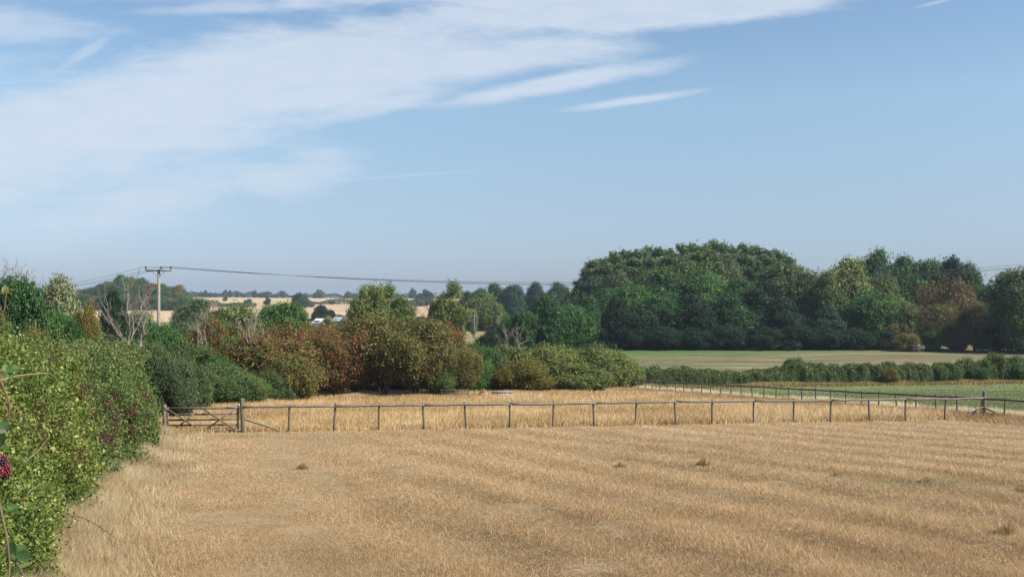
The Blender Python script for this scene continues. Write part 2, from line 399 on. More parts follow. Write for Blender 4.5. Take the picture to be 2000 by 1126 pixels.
# ------------------------------------------------------------------ vegetation prototypes
def prof_round(t): return np.sqrt(np.clip(1 - (2 * t - 1) ** 2, 0, 1)) ** .8
def prof_tree(t): return np.clip((t + .12) ** .45 * (1.02 - t) ** .5 * 1.45, 0, 1)
def prof_bush(t): return np.clip((t + .25) ** .3 * (1.02 - t) ** .42 * 1.25, 0, 1)
def prof_poplar(t): return np.clip((t + .1) ** .5 * (1.03 - t) ** .33 * 1.35, 0, 1)
def make_proto(kind, w, h, z0, prof, nlobe, lr, nleaf, L, Wd, seed, up=.5, ls=1.0, trunk_r=.2, tall=.75, stems=1, per=16, loose=.24, ragged=.3):
    """one crown and one trunk mesh, real size w x h: big lobes carry short twigs (sprays) and the twigs carry the leaves"""
    r = np.random.default_rng(seed)
    t = r.uniform(0, 1, nlobe * 6); keep = r.uniform(0, 1, nlobe * 6) < prof(t) * .8 + .1; t = t[keep][:nlobe]; n = len(t)
    ph = np.arange(n) * 2.4 + r.uniform(-.5, .5, n); rr = r.uniform(.15, 1, n) ** .5
    rc = lr * r.uniform(.65, 1.35, n) * np.where(t > .85, .8, 1)
    R_ = w / 2 * prof(t) * (1 - ragged + 2 * ragged * vnoise(np.cos(ph) * 1.4 + 5 * seed, np.sin(ph) * 1.4, t * 2.5, seed))
    rad = np.maximum(R_ - rc * .75, 0) * rr
    top = h - rc * .8; hh = z0 + rc * .6 + t * (top - z0 - rc * .6)
    hh = hh * (1 - .12 * t * r.uniform(0, 1, n))
    C = np.stack([np.cos(ph) * rad, np.sin(ph) * rad, hh], -1)
    ns = nleaf // per; wgt = rc ** 2; ci = r.choice(n, ns, p=wgt / wgt.sum())
    out = C[ci] - np.array([0, 0, h * .42]); out = out / (np.linalg.norm(out, axis=1)[:, None] + .3 * w)
    d = unit(rdir(ns, r) + out * 1.1 + np.array([0, 0, .15]))
    dist = rc[ci] * np.where(r.uniform(0, 1, ns) < .25, r.uniform(.1, .8, ns), r.uniform(.72, 1.05, ns))
    st = C[ci] + d * dist[:, None]
    ax = unit(d * .8 + np.array([0, 0, 1.]) * up + rdir(ns, r) * .45)
    ln = ls * r.uniform(.35, 1.15, ns) * (1 + .7 * (r.uniform(0, 1, ns) < .06))
    k = r.uniform(0, 1, (ns, per))
    P_ = st[:, None] + ax[:, None] * (k * ln[:, None])[..., None] + r.normal(size=(ns, per, 3)) * (ls * loose * (1.15 - .6 * k))[..., None]
    P_ = P_.reshape(-1, 3); m = len(P_); P_[:, 2] = np.maximum(P_[:, 2], .04)
    N = unit(np.repeat(d, per, 0) * .8 + rdir(m, r) * .9 + np.array([0, 0, .3]))
    sz = np.exp(r.normal(size=m) * .28)
    V, Fc = leaf_arrays(P_, N, L * sz, Wd * sz, r)
    rn = np.clip(.6 * r.uniform(0, 1, m) + .4 * np.repeat(r.uniform(0, 1, ns), per), 0, 1)
    mb = MB(); mb.add(V, Fc, rnd=rn)
    for i in r.choice(ns, 260): mb.tube([st[i] - ax[i] * ln[i] * .5, st[i] + ax[i] * ln[i] * 1.1], [trunk_r * .09, trunk_r * .04], 3, False)
    mb.at['rnd'].append(np.zeros(260 * 3, np.float32)); crown = mb.mesh(kind + '_crown', [M['green'], M['bark']])
    mi = np.zeros(len(crown.polygons), np.int32); mi[m:] = 1; crown.polygons.foreach_set('material_index', mi)
    tb = MB()
    order = np.argsort(-rc)[:22]
    if stems == 1:
        zz = np.linspace(0, h * tall, 7); wav = np.cumsum(r.normal(size=(7, 2)) * w * .014, 0); wav[0] = 0
        tr = np.column_stack([wav, zz]); tb.tube(tr, trunk_r * np.linspace(1.15, .25, 7), 8)
        for i in order:
            k0 = r.integers(1, 5); p0 = tr[k0]; p3 = C[i]
            if p3[2] < p0[2]: p0 = tr[1]
            mid = (p0 + p3) / 2 + np.array([0, 0, .05 * h]) + r.normal(size=3) * .03 * w
            tb.tube([p0, p0 * .25 + mid * .75, (mid + p3) / 2 + r.normal(size=3) * .02 * w, p3], trunk_r * np.array([.5, .32, .2, .08]), 5)
    else:
        for a in range(stems):
            an = a * 6.28 / stems + r.uniform(-.4, .4); b = np.array([math.cos(an), math.sin(an), 0]); q = C[order[a]]
            lean = .12 * w * r.uniform(.4, 1.3)
            p1 = b * .12 + b * lean * .4 + np.array([0, 0, h * .22]); p2 = b * lean + np.array([0, 0, h * .42])
            tb.tube([b * .03 - np.array([0, 0, .1]), b * .12 + np.array([0, 0, .1]), p1, p2, (p2 + q) / 2 + r.normal(size=3) * .1, q], trunk_r * np.array([1.1, 1, .85, .65, .4, .15]) * r.uniform(.6, 1.2), 6)
            for i in r.choice(n, 3): tb.tube([p1, (p1 + C[i]) / 2 + r.normal(size=3) * .15, C[i]], trunk_r * np.array([.5, .3, .1]), 5)
    trunk = tb.mesh(kind + '_trunk', [M['bark']], True)
    return dict(crown=crown, trunk=trunk, w=w, h=h)
PR = {}
for i in range(6): PR['bush%d' % i] = make_proto('bush', 7, 6, .5, prof_bush, 40, .98, 66000, .135, .085, 10 + i, up=.45, ls=.72, trunk_r=.085, stems=6, ragged=.42)
for i in range(3): PR['haw%d' % i] = make_proto('haw', 7.5, 6, 1.5, prof_round, 40, .95, 62000, .135, .085, 110 + i, up=.12, ls=.95, trunk_r=.09, stems=7, ragged=.38, loose=.2)
for i in range(6): PR['tree%d' % i] = make_proto('tree', 12, 14, .8, prof_tree, 30, 2.5, 62000, .30, .19, 30 + i, up=.5, ls=1.25, trunk_r=.28)
for i in range(3): PR['poplar%d' % i] = make_proto('poplar', 6.5, 25, 3, prof_poplar, 44, 1.35, 40000, .38, .23, 50 + i, up=1.5, ls=1.7, trunk_r=.25, tall=.9, loose=.16, ragged=.12)
for i in range(2): PR['upright%d' % i] = make_proto('upright', 6, 11, .6, prof_poplar, 34, 1.0, 40000, .21, .13, 60 + i, up=1.8, ls=1.5, trunk_r=.16, tall=.9, loose=.12)
for i in range(2): PR['sparse%d' % i] = make_proto('sparse', 9, 12, 1.2, prof_round, 26, 1.5, 17000, .24, .15, 70 + i, up=.6, ls=1.3, trunk_r=.2)
for i in range(4): PR['far%d' % i] = make_proto('far', 12, 12, .4, prof_tree, 20, 2.4, 6000, .8, .55, 80 + i, up=.4, ls=1.4, trunk_r=.35, per=8)
for i in range(2): PR['young%d' % i] = make_proto('young', 5, 4, .25, prof_bush, 30, .8, 50000, .115, .075, 95 + i, up=2.2, ls=1.0, trunk_r=.045, stems=8, loose=.14)

nplant = {}
def plant(proto, name, cat, label, px, half, ytop, Y, mat, group=None, dz=0.0, depth=1.0, rz=None, trunk_mat='bark', wmul=1.12):
    p = PR[proto]
    X = (px - 1000) / F * Y; top = ray(px, ytop, Y).z; z0 = G(X, Y) + dz
    H = top - z0; Wd = 2 * half / F * Y * wmul
    nplant[name] = nplant.get(name, 0) + 1
    e = empty(name, (X, Y, z0 - .05), rng.uniform(0, 6.28) if rz is None else rz)
    tag(e, label, cat, group)
    e.scale = (Wd / p['w'], Wd / p['w'] * depth, H / p['h'] * 1.03)
    for nm, me, mt in (('crown', p['crown'], M[mat]), ('trunk', p['trunk'], M[trunk_mat])):
        o = bpy.data.objects.new(nm, me); COL.objects.link(o); o.parent = e
        o.material_slots[0].link = 'OBJECT'; o.material_slots[0].material = mt
    return e

# --- right-hand woodland: poplar plantation
prof = [(1137, 548), (1146, 528), (1160, 512), (1180, 503), (1200, 498), (1222, 493), (1243, 490), (1265, 488), (1287, 488), (1308, 487), (1330, 484), (1350, 480), (1371, 478),
        (1391, 476), (1412, 479), (1433, 482), (1455, 483), (1476, 485), (1498, 487), (1519, 494), (1536, 505), (1550, 520)]
ORD = ['first', 'second', 'third', 'fourth', 'fifth', 'sixth', 'seventh', 'eighth', 'ninth', 'tenth', 'eleventh', 'twelfth', 'thirteenth', 'fourteenth', 'fifteenth',
       'sixteenth', 'seventeenth', 'eighteenth', 'nineteenth', 'twentieth', 'twenty-first', 'twenty-second', 'twenty-third', 'twenty-fourth', 'twenty-fifth']
for i, (x, y) in enumerate(prof):
    plant('poplar%d' % (i % 3), 'poplar_tree', 'tree', 'tall skyline poplar of the big wood, %s from the left' % ORD[i], x, 24, y, 262 + (i % 2) * 5, 'poplar', 'tall poplars forming the domed top of the wood')
for i in range(17):
    x = 1166 + i * 22; y = np.interp(x, [q[0] for q in prof], [q[1] for q in prof]) + 17 + (i * 7 % 5)
    plant('poplar%d' % ((i + 1) % 3), 'poplar_tree', 'tree', 'poplar in the nearer row below the skyline, %s from the left' % ORD[i], x, 25, y, 246, 'poplar', 'nearer row of poplars in the wood')
# mixed trees on the wood's edge
TR = [
 (1380, 62, 503, 226, 'olive', 'tree1', 'pale olive tree showing among the poplars under the middle of the dome'),
 (1330, 45, 516, 224, 'olive', 'tree2', 'olive green tree left of the pale one under the dome of poplars'),
 (1275, 40, 524, 224, 'olive', 'tree3', 'dull olive tree at the left shoulder of the wood below the poplars'),
 (1205, 42, 537, 226, 'greybush', 'tree0', 'grey green loose tree under the leftmost poplars of the wood'),
 (1425, 42, 520, 228, 'greybush', 'tree4', 'greyish loose tree right of the pale olive tree under the dome'),
 (1160, 34, 548, 228, 'bluegreen', 'tree5', 'bluish green tree at the left end of the big wood against the sky'),
 (1300, 62, 533, 208, 'darkgreen', 'tree5', 'dark round topped tree in the middle of the wood left of centre'),
 (1375, 58, 534, 206, 'green', 'tree0', 'leafy green tree standing in the centre of the wood edge'),
 (1445, 55, 548, 205, 'darkgreen', 'tree2', 'dark green tree on the right slope of the central group'),
 (1235, 52, 553, 200, 'green', 'tree3', 'mid green tree sloping down to the left end of the central group'),
 (1180, 44, 572, 199, 'darkgreen', 'tree4', 'dark rounded tree at the foot of the bluish tree'),
 (1290, 56, 568, 193, 'darkgreen', 'tree1', 'dark leafy tree in front of the central group, left one'),
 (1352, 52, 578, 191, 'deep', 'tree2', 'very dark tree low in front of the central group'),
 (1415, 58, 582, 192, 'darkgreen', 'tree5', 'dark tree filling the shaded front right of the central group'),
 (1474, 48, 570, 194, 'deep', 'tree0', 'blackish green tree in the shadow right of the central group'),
 (1530, 60, 511, 208, 'ashgreen', 'tree3', 'grey green tall tree right of the poplar dome'),
 (1572, 46, 522, 205, 'ashgreen', 'tree1', 'grey green tree between the tall grey one and the yellow willow'),
 (1525, 58, 590, 192, 'deep', 'tree4', 'dark shaded tree under the tall grey green one'),
 (1655, 62, 508, 205, 'yellowgreen', 'tree2', 'tall yellow green willow lit by the sun on the right wood'),
 (1612, 42, 540, 199, 'olive', 'tree5', 'olive tree leaning at the left foot of the yellow willow'),
 (1722, 52, 545, 203, 'olive', 'tree0', 'olive green tree sloping right of the yellow willow'),
 (1762, 40, 585, 198, 'olive', 'tree3', 'lower olive green tree beside the rust brown tree'),
 (1706, 54, 562, 192, 'bright', 'tree1', 'bright green round ash in front of the yellow willow'),
 (1618, 36, 606, 189, 'bluegreen', 'tree4', 'small bluish green tree low in front of the willow'),
 (1710, 44, 496, 226, 'darkgreen', 'tree5', 'dark oak top rising behind the yellow willow'),
 (1762, 46, 504, 225, 'darkgreen', 'tree2', 'dark oak on the skyline right of the willow, second of its row'),
 (1812, 46, 503, 227, 'darkgreen', 'tree3', 'dark oak on the skyline, third of its row'),
 (1858, 42, 511, 226, 'deep', 'tree0', 'dark oak on the skyline, fourth of its row behind the brown tree'),
 (1893, 38, 528, 225, 'darkgreen', 'tree4', 'lower dark oak ending the skyline row on the right'),
 (1926, 40, 556, 215, 'darkgreen', 'tree1', 'dark green tree in the gap left of the right edge tree'),
 (1915, 36, 592, 205, 'deep', 'tree2', 'very dark tree behind the low rust tinted tree on the right'),
 (1787, 34, 610, 196, 'willow', 'tree5', 'pale grey green willow left of the brown tree'),
 (1992, 58, 520, 172, 'ashgreen', 'tree3', 'large grey green tree cut by the right edge of the photo'),
]
for x, hf, yt, Y, mt, pr, lab in TR:
    plant(pr, 'broadleaf_tree', 'tree', lab, x, hf, yt, Y, mt, 'trees of the wood behind the crop field')
plant('sparse0', 'browning_tree', 'tree', 'rust brown half dead tall tree standing at the right end of the wood', 1856, 50, 528, 186, 'browndead', depth=.9)
plant('sparse1', 'browning_tree', 'tree', 'low olive and rust tree right of the tall brown one', 1902, 42, 594, 180, 'brownolive')
plant('sparse0', 'browning_tree', 'tree', 'brown leaved tree with two pale stems below the tall rust tree', 1832, 36, 578, 181, 'brownolive')
plant('bush1', 'hawthorn_bush', 'bush', 'rusty hawthorn bush at the foot of the bright green ash', 1742, 24, 634, 186, 'brownolive')
# left end of wood, lower
for k, (x, hf, yt, Y, mt, pr, lab) in enumerate([
 (1070, 46, 583, 180, 'darkgreen', 'tree0', 'dark green round ash near the left end of the wood'),
 (1120, 40, 590, 182, 'green', 'tree1', 'green tree with drooping boughs right of the round ash'),
 (1152, 30, 581, 186, 'darkgreen', 'tree2', 'narrow dark tree at the start of the wood proper'),
 (1022, 34, 604, 178, 'darkgreen', 'tree3', 'dark green small tree with pale stems below'),
 (990, 24, 622, 182, 'green', 'tree4', 'thin green tree at the left tip of the wood'),
 (1205, 40, 588, 187, 'deep', 'tree5', 'dark tree right of the narrow one with a shaded face'),
 (1248, 40, 596, 186, 'deep', 'tree1', 'dark low crowned tree below the mid green slope')]):
    plant(pr, 'broadleaf_tree', 'tree', lab, x, hf, yt, Y, mt, 'trees at the left end of the wood')
# understorey
us = [(958, 26, 645, 'the dark round bush left of the pale stemmed tree'), (1040, 34, 648, 'the gap under the small dark tree'), (1100, 38, 645, 'the round ash'), (1160, 38, 640, 'the narrow dark tree'),
      (1222, 40, 638, 'the shaded left trees'), (1290, 42, 636, 'the middle of the central group'), (1355, 42, 640, 'the darkest central tree'), (1420, 44, 636, 'the right half of the central group'),
      (1488, 44, 638, 'the blackish tree'), (1552, 44, 636, 'the tall grey green tree'), (1612, 40, 640, 'the small bluish tree'), (1672, 42, 642, 'the yellow willow'), (1716, 34, 645, 'the bright ash')]
for i, (x, hf, yt, lab) in enumerate(us):
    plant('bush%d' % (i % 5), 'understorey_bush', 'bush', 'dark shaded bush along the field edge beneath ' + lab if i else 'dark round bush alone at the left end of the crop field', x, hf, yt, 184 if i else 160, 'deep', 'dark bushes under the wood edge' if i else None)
for i, (x, hf, yt, mt, lab) in enumerate([(1772, 26, 650, 'brownolive', 'brownish low bush left of the gap with the broken rails'), (1820, 22, 646, 'green', 'green low bush between the gap and the brown tree stems'),
      (1868, 22, 650, 'browndead', 'twiggy brown bush at the foot of the tall rust tree'), (1918, 18, 650, 'greybush', 'pale green small bush under the low rust tree'),
      (1952, 34, 628, 'deep', 'dark hedge bush near the right edge, left of two'), (1996, 40, 626, 'deep', 'dark hedge bush at the right edge of the photo')]):
    plant('bush%d' % ((i + 2) % 5), 'field_edge_bush', 'bush', lab, x, hf, yt, 178, mt)

# --- middle distance oaks and friends
for i, (x, hf, yt, Y, mt, lab) in enumerate([
 (912, 20, 572, 430, 'bluegreen', 'lower end oak at the left of the distant dark row'), (938, 26, 560, 425, 'bluegreen', 'distant dark oak just left of the taller pair'),
 (968, 27, 555, 430, 'darkgreen', 'distant dark oak, left of the taller pair'), (1004, 24, 554, 425, 'bluegreen', 'distant dark oak, right of the taller pair'),
 (1046, 26, 558, 430, 'bluegreen', 'distant dark oak after the notch of sky'), (1092, 27, 555, 425, 'darkgreen', 'distant broad oak left of the wood'),
 (1126, 20, 562, 420, 'olive', 'distant olive tree touching the left end of the wood')]):
    plant('tree%d' % (i % 6), 'oak_tree', 'tree', lab, x, hf, yt, Y, mt, 'row of distant oaks on the stubble')
for i, (x, hf, yt, Y, mt, pr, nm, lab) in enumerate([
 (943, 40, 573, 300, 'olive', 'tree2', 'field_maple', 'yellow olive round tree with a visible trunk in front of the distant oaks'),
 (905, 26, 598, 300, 'deep', 'tree4', 'broadleaf_tree', 'dark tree behind the small grey willows'),
 (970, 26, 600, 300, 'green', 'tree5', 'broadleaf_tree', 'green tree at the right of the yellow olive one'),
 (879, 34, 566, 165, 'yellowgreen', 'upright0', 'poplar_tree', 'tall pale yellow green poplar standing alone in the middle'),
 (851, 18, 582, 230, 'rust', 'tree1', 'broadleaf_tree', 'orange brown tree peeping out left of the lone poplar'),
 (716, 40, 563, 150, 'yellowgreen', 'upright1', 'poplar_tree', 'broad pale poplar with upright boughs rising above the hawthorns'),
 (764, 36, 571, 155, 'olive', 'upright0', 'broadleaf_tree', 'olive green tree joined to the right of the broad poplar'),
 (700, 28, 592, 152, 'green', 'sparse1', 'broadleaf_tree', 'thin dark green side tree left of the broad poplar'),
 (800, 34, 618, 150, 'green', 'bush3', 'broadleaf_bush', 'green bush right of the broad poplar, behind the hawthorns'),
 (563, 50, 585, 130, 'bright', 'tree3', 'broadleaf_tree', 'bright green round tree above the hawthorn row'),
 (523, 24, 598, 135, 'green', 'bush0', 'broadleaf_bush', 'mid green bush at the left side of the bright round tree'),
 (628, 18, 597, 395, 'deep', 'tree0', 'broadleaf_tree', 'dark tree behind the white roofed shed'),
 (646, 10, 603, 380, 'deep', 'tree1', 'conifer_tree', 'small dark pointed tree right of the white roofed shed'),
 (640, 16, 618, 200, 'willow', 'bush2', 'willow_bush', 'silvery willow bush in front of the shed'),
 (672, 14, 622, 205, 'willow', 'bush4', 'willow_bush', 'small silvery willow left of the broad poplar foot'),
 (903, 8, 610, 240, 'willow', 'upright0', 'young_willow', 'small grey willow left of the pale lamp pole'),
 (924, 9, 606, 240, 'willow', 'upright1', 'young_willow', 'small grey willow just behind the pale lamp pole'),
 (974, 10, 610, 240, 'willow', 'upright0', 'young_willow', 'small grey willow right of the pale lamp pole'),
 (385, 40, 584, 190, 'greybush', 'tree2', 'broadleaf_tree', 'grey green tree right of the power pole foot'),
 (430, 30, 600, 170, 'ashgreen', 'tree1', 'broadleaf_tree', 'dull green tree left of the yellowing tree'),
 (350, 42, 612, 120, 'greybush', 'sparse0', 'broadleaf_bush', 'thin twiggy bush just right of the power pole'),
 (222, 34, 575, 125, 'deep', 'tree5', 'holm_oak', 'very dark dense tree behind the large dead tree'),
 (282, 40, 612, 100, 'green', 'bush1', 'broadleaf_bush', 'green bush between the large dead tree and the power pole'),
 (325, 52, 642, 80, 'green', 'bush4', 'broadleaf_bush', 'deep green bush below the foot of the power pole'),
]): plant(pr, nm, 'bush' if 'bush' in nm else 'tree', lab, x, hf, yt, Y, mt)

# --- far-off wood on the left hill
wood_l = [(160, 16, 570), (178, 16, 565), (196, 18, 558), (215, 18, 551), (236, 19, 546), (256, 19, 547), (276, 18, 549), (296, 17, 553), (314, 16, 558), (332, 16, 561), (350, 16, 564), (362, 12, 574)]
cw = ['rust', 'darkgreen', 'darkgreen', 'olive', 'green', 'olive', 'darkgreen', 'rust', 'darkgreen', 'olive', 'rust', 'green']
for i, (x, hf, yt) in enumerate(wood_l):
    plant('tree%d' % (i % 6), 'broadleaf_tree', 'tree', 'tree of the distant wood left of the power pole, %s from the left' % ORD[i], x, hf * 1.45, yt - 3, 700, cw[i], 'trees of the distant round wood')
for i, x in enumerate([165, 188, 212, 238, 262, 288, 312, 336, 358]):
    plant('bush%d' % (i % 5), 'broadleaf_bush', 'bush', 'lower bushy tree in front of the distant wood, %s from the left' % ORD[i], x, 22, 574 + (i * 5 % 9), 675, ['darkgreen', 'rust', 'deep', 'green', 'darkgreen', 'rust', 'green', 'olive', 'green'][i], 'bushy front of the distant round wood')
# skyline trees
skyl = [(383, 5, 572), (392, 5, 570), (402, 6, 568), (411, 5, 570), (421, 5, 571), (440, 5, 566), (450, 4, 567), (463, 4, 568), (478, 4, 572), (497, 6, 567), (510, 5, 571), (517, 6, 569), (526, 6, 569), (540, 5, 573), (553, 6, 571),
        (616, 5, 570), (624, 9, 565), (680, 7, 569), (691, 5, 573), (752, 8, 571), (775, 7, 572), (806, 8, 563), (818, 6, 573), (896, 6, 575)]
for i, (x, hf, yt) in enumerate(skyl):
    plant('far%d' % (i % 4), 'skyline_tree', 'tree', 'small hazy tree on the far skyline ridge, %s from the left' % ORD[i], x, hf, yt, 1420, 'bluegreen' if i % 4 else 'ashgreen', 'small trees along the far ridge')
# far hedgerows: each run of hedge is one thing
def far_hedge(x0, x1, Y, h, lab, mt, wd=4.0, name='hedgerow'):
    r = np.random.default_rng(int(x0 + Y)); X0 = (x0 - 1000) / F * Y; X1 = (x1 - 1000) / F * Y
    n = int((X1 - X0) * h * 7 / (.55 if Y > 600 else .2)); s = .9 if Y > 600 else .5
    X = r.uniform(X0, X1, n); yy = Y + r.uniform(-wd / 2, wd / 2, n)
    hh = h * (.35 + 1.0 * vnoise(X / 11, X * 0, None, int(Y))) * (.8 + .4 * vnoise(X / 2.5, yy, None, 2))
    Z = gz(X, yy) + r.uniform(0, 1, n) ** .7 * hh
    V, Fc = leaf_arrays(np.stack([X, yy, Z], -1), unit(rdir(n, r) + [0, 0, .4]), s, s * .7, r)
    mb = MB(); mb.add(V, Fc, rnd=r.uniform(0, 1, n)); o = mb.build(name, M[mt]); tag(o, lab, 'hedge'); return o
far_hedge(368, 600, 1430, 8, 'hazy hedge line along the skyline from the distant wood rightward', 'bluegreen', 8)
far_hedge(590, 905, 1430, 6, 'hazy hedge line along the skyline behind the broad poplar', 'bluegreen', 8)
far_hedge(405, 500, 800, 5, 'scrubby hedge between two tan fields above the yellowing tree', 'greybush', 10)
far_hedge(600, 700, 960, 5, 'hedge between the tan fields above the white shed', 'bluegreen', 10)
far_hedge(765, 870, 960, 6, 'hedge between tan fields right of the broad poplar', 'bluegreen', 10)
far_hedge(600, 850, 433, 3, 'hedge at the near edge of the pale stubble behind the shed', 'deep', 5)
far_hedge(1000, 1145, 440, 3, 'low hedge beneath the distant oaks at the wood end', 'deep', 5)
far_hedge(860, 1010, 330, 3, 'dark hedge beneath the yellow olive tree', 'darkgreen', 5)
for i, (x, hf, yt, Y, mt, lab) in enumerate([
 (583, 12, 571, 800, 'deep', 'dark oak on the tan field above the bright green tree'), (594, 11, 578, 790, 'darkgreen', 'smaller oak joined to the dark oak on the tan field'),
 (522, 7, 582, 900, 'deep', 'small dark tree on the tan field left of the dark oak'), (484, 8, 582, 820, 'bluegreen', 'small bluish tree on the hedge above the yellowing tree'),
 (648, 6, 588, 950, 'bluegreen', 'round small tree on the hedge above the white shed'), (833, 14, 566, 900, 'bluegreen', 'tall bluish tree on the hill right of the broad poplar'),
 (818, 12, 584, 880, 'rust', 'brownish low tree at the foot of the tall bluish tree'), (820, 9, 575, 930, 'bluegreen', 'bluish tree just left of the tallest hill tree'), (440, 5, 571, 1100, 'ashgreen', 'small pale tree alone on the far tan field'),
 (790, 10, 587, 930, 'green', 'green low tree on the hedge right of the broad poplar'), (608, 8, 589, 810, 'greybush', 'greyish bush right of the dark oak on the tan field')]):
    plant('far%d' % (i % 4), 'hill_tree', 'tree', lab, x, hf, yt, Y, mt)

# --- the hawthorn row beyond the dry pasture
for i, (x, hf, yt, Y, mt, pr, nm, lab) in enumerate([
 (362, 44, 668, 61, 'ashgreen', 'bush2', 'blackthorn_bush', 'grey green thicket rising behind the gate beside the hedge'),
 (430, 52, 712, 67, 'ashgreen', 'bush0', 'blackthorn_bush', 'low grey green bush behind the gate, right of the thicket'),
 (398, 50, 690, 69, 'green', 'bush3', 'blackthorn_bush', 'green bush wedged behind the low grey green one'),
 (335, 34, 700, 52, 'greybush', 'bush4', 'blackthorn_bush', 'bush at the end of the hedge just left of the gate'),
 (402, 38, 626, 90, 'rust', 'bush1', 'hawthorn_bush', 'orange tinted hawthorn behind the smaller dead tree'),
 (466, 56, 600, 105, 'olive', 'sparse1', 'yellowing_tree', 'yellowing thin tree with pale bare stems'),
 (470, 60, 640, 98, 'brownolive', 'bush2', 'hawthorn_bush', 'olive hawthorn under the yellowing tree'),
 (505, 86, 660, 76, 'rust', 'bush4', 'hawthorn_bush', 'broad russet hawthorn left of the red ones'),
 (560, 52, 690, 74, 'brownolive', 'bush0', 'hawthorn_bush', 'olive brown hawthorn in front of the broad russet one'),
 (600, 50, 640, 84, 'redrust', 'haw0', 'hawthorn_bush', 'red tinged hawthorn below the bright green tree'),
 (652, 54, 650, 82, 'redrust', 'haw1', 'hawthorn_bush', 'reddest hawthorn in the middle of the row'),
 (695, 58, 640, 86, 'rust', 'haw2', 'hawthorn_bush', 'rusty hawthorn left of the largest one'),
 (752, 66, 626, 84, 'brownolive', 'haw0', 'hawthorn_bush', 'largest hawthorn of the row with forked trunks'),
 (812, 50, 650, 86, 'brownolive', 'haw1', 'hawthorn_bush', 'olive hawthorn right of the largest one'),
 (846, 48, 636, 92, 'rust', 'haw2', 'hawthorn_bush', 'orange olive hawthorn below the lone poplar'),
 (882, 40, 682, 88, 'brownolive', 'haw0', 'hawthorn_bush', 'last leaning hawthorn at the right end of the row'),
 (926, 30, 672, 93, 'green', 'bush2', 'broadleaf_bush', 'narrow fresh green bush between hawthorns and sallows'),
 (962, 26, 692, 95, 'greybush', 'young1', 'sallow_bush', 'brownish grey bush at the left end of the yellow green sallows'),
 (1000, 42, 684, 97, 'yellowgreen', 'young0', 'sallow_bush', 'yellowing sallow bush, first of the dense sallows'),
 (1052, 44, 684, 98, 'yellowgreen', 'young1', 'sallow_bush', 'yellow green sallow bush, second of the dense sallows'),
 (1102, 44, 686, 99, 'yellowgreen', 'young0', 'sallow_bush', 'olive green sallow bush, third of the dense sallows'),
 (1152, 44, 685, 99, 'yellowgreen', 'young1', 'sallow_bush', 'yellow green sallow bush, fourth of the dense sallows'),
 (1198, 44, 692, 100, 'yellowgreen', 'young0', 'sallow_bush', 'sallow bush at the right end next to the rail fence'),
 (1020, 46, 712, 93, 'gold', 'young1', 'sallow_bush', 'golden leaved sallow in front of the first ones'),
 (1130, 60, 715, 96, 'yellowgreen', 'young0', 'sallow_bush', 'low yellow green sallow in front of the third and fourth'),
 (1225, 22, 715, 101, 'olive', 'young1', 'sallow_bush', 'small sallow touching the far end of the rail fence')]):
    plant(pr, nm, 'tree' if 'tree' in nm else 'bush', lab, x, hf, yt, Y, mt, rz=rng.uniform(-.4, .4) + (3.14 if i % 2 else 0), wmul=1.45)
for i, (x, hf, yt, Y, mt, lab) in enumerate([
 (480, 40, 732, 68, 'olive', 'low olive bush at the left foot of the broad russet hawthorn'), (528, 36, 722, 72, 'ashgreen', 'low green bush under the broad russet hawthorn'),
 (452, 34, 668, 84, 'green', 'green bush between the orange tinted and the broad russet hawthorn'), (862, 28, 700, 86, 'olive', 'low green bush under the last hawthorn')]):
    plant('bush%d' % ((i + 3) % 6), 'low_bush', 'bush', lab, x, hf, yt, Y, mt, wmul=1.3)
# dark thicket under the hawthorns (trunk zone)
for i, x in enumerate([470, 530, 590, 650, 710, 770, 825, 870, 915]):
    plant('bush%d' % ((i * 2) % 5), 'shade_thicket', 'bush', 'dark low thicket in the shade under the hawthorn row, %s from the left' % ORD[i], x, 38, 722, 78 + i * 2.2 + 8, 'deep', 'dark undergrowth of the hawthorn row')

# --- trees and bushes behind the left hedge
for x, hf, yt, Y, mt, pr, nm, lab in [
 (28, 62, 532, 48, 'darkgreen', 'tree3', 'broadleaf_tree', 'dark green tree at the left edge rising above the hedge'),
 (-20, 40, 560, 40, 'olive', 'tree1', 'broadleaf_tree', 'yellowish tree cut by the left edge of the photo'),
 (118, 58, 554, 75, 'willow', 'tree0', 'willow_tree', 'silvery grey willow right of the dark edge tree'),
 (92, 30, 575, 80, 'ashgreen', 'tree2', 'broadleaf_tree', 'grey green tree between the edge tree and the silvery willow'),
 (110, 48, 612, 56, 'green', 'bush0', 'broadleaf_bush', 'green bush showing over the hedge below the willow'),
 (142, 34, 632, 54, 'darkgreen', 'bush3', 'broadleaf_bush', 'dark green bush over the hedge left of the golden one'),
 (62, 40, 640, 46, 'brownolive', 'bush2', 'broadleaf_bush', 'brownish bush over the hedge below the edge tree'),
 (172, 35, 606, 68, 'gold', 'bush4', 'broadleaf_bush', 'golden yellow bush with the tan field at its right'),
 (262, 44, 668, 56, 'greybush', 'bush1', 'broadleaf_bush', 'greyish bush round the foot of the large dead tree'),
 (300, 40, 668, 54, 'ashgreen', 'bush0', 'broadleaf_bush', 'grey green bush right of the large dead tree foot'),
 (215, 36, 668, 52, 'greybush', 'bush3', 'broadleaf_bush', 'pale bush over the hedge left of the large dead tree foot')]:
    plant(pr, nm, 'tree' if 'tree' in nm else 'bush', lab, x, hf, yt, Y, mt, rz=rng.uniform(-.5, .5))

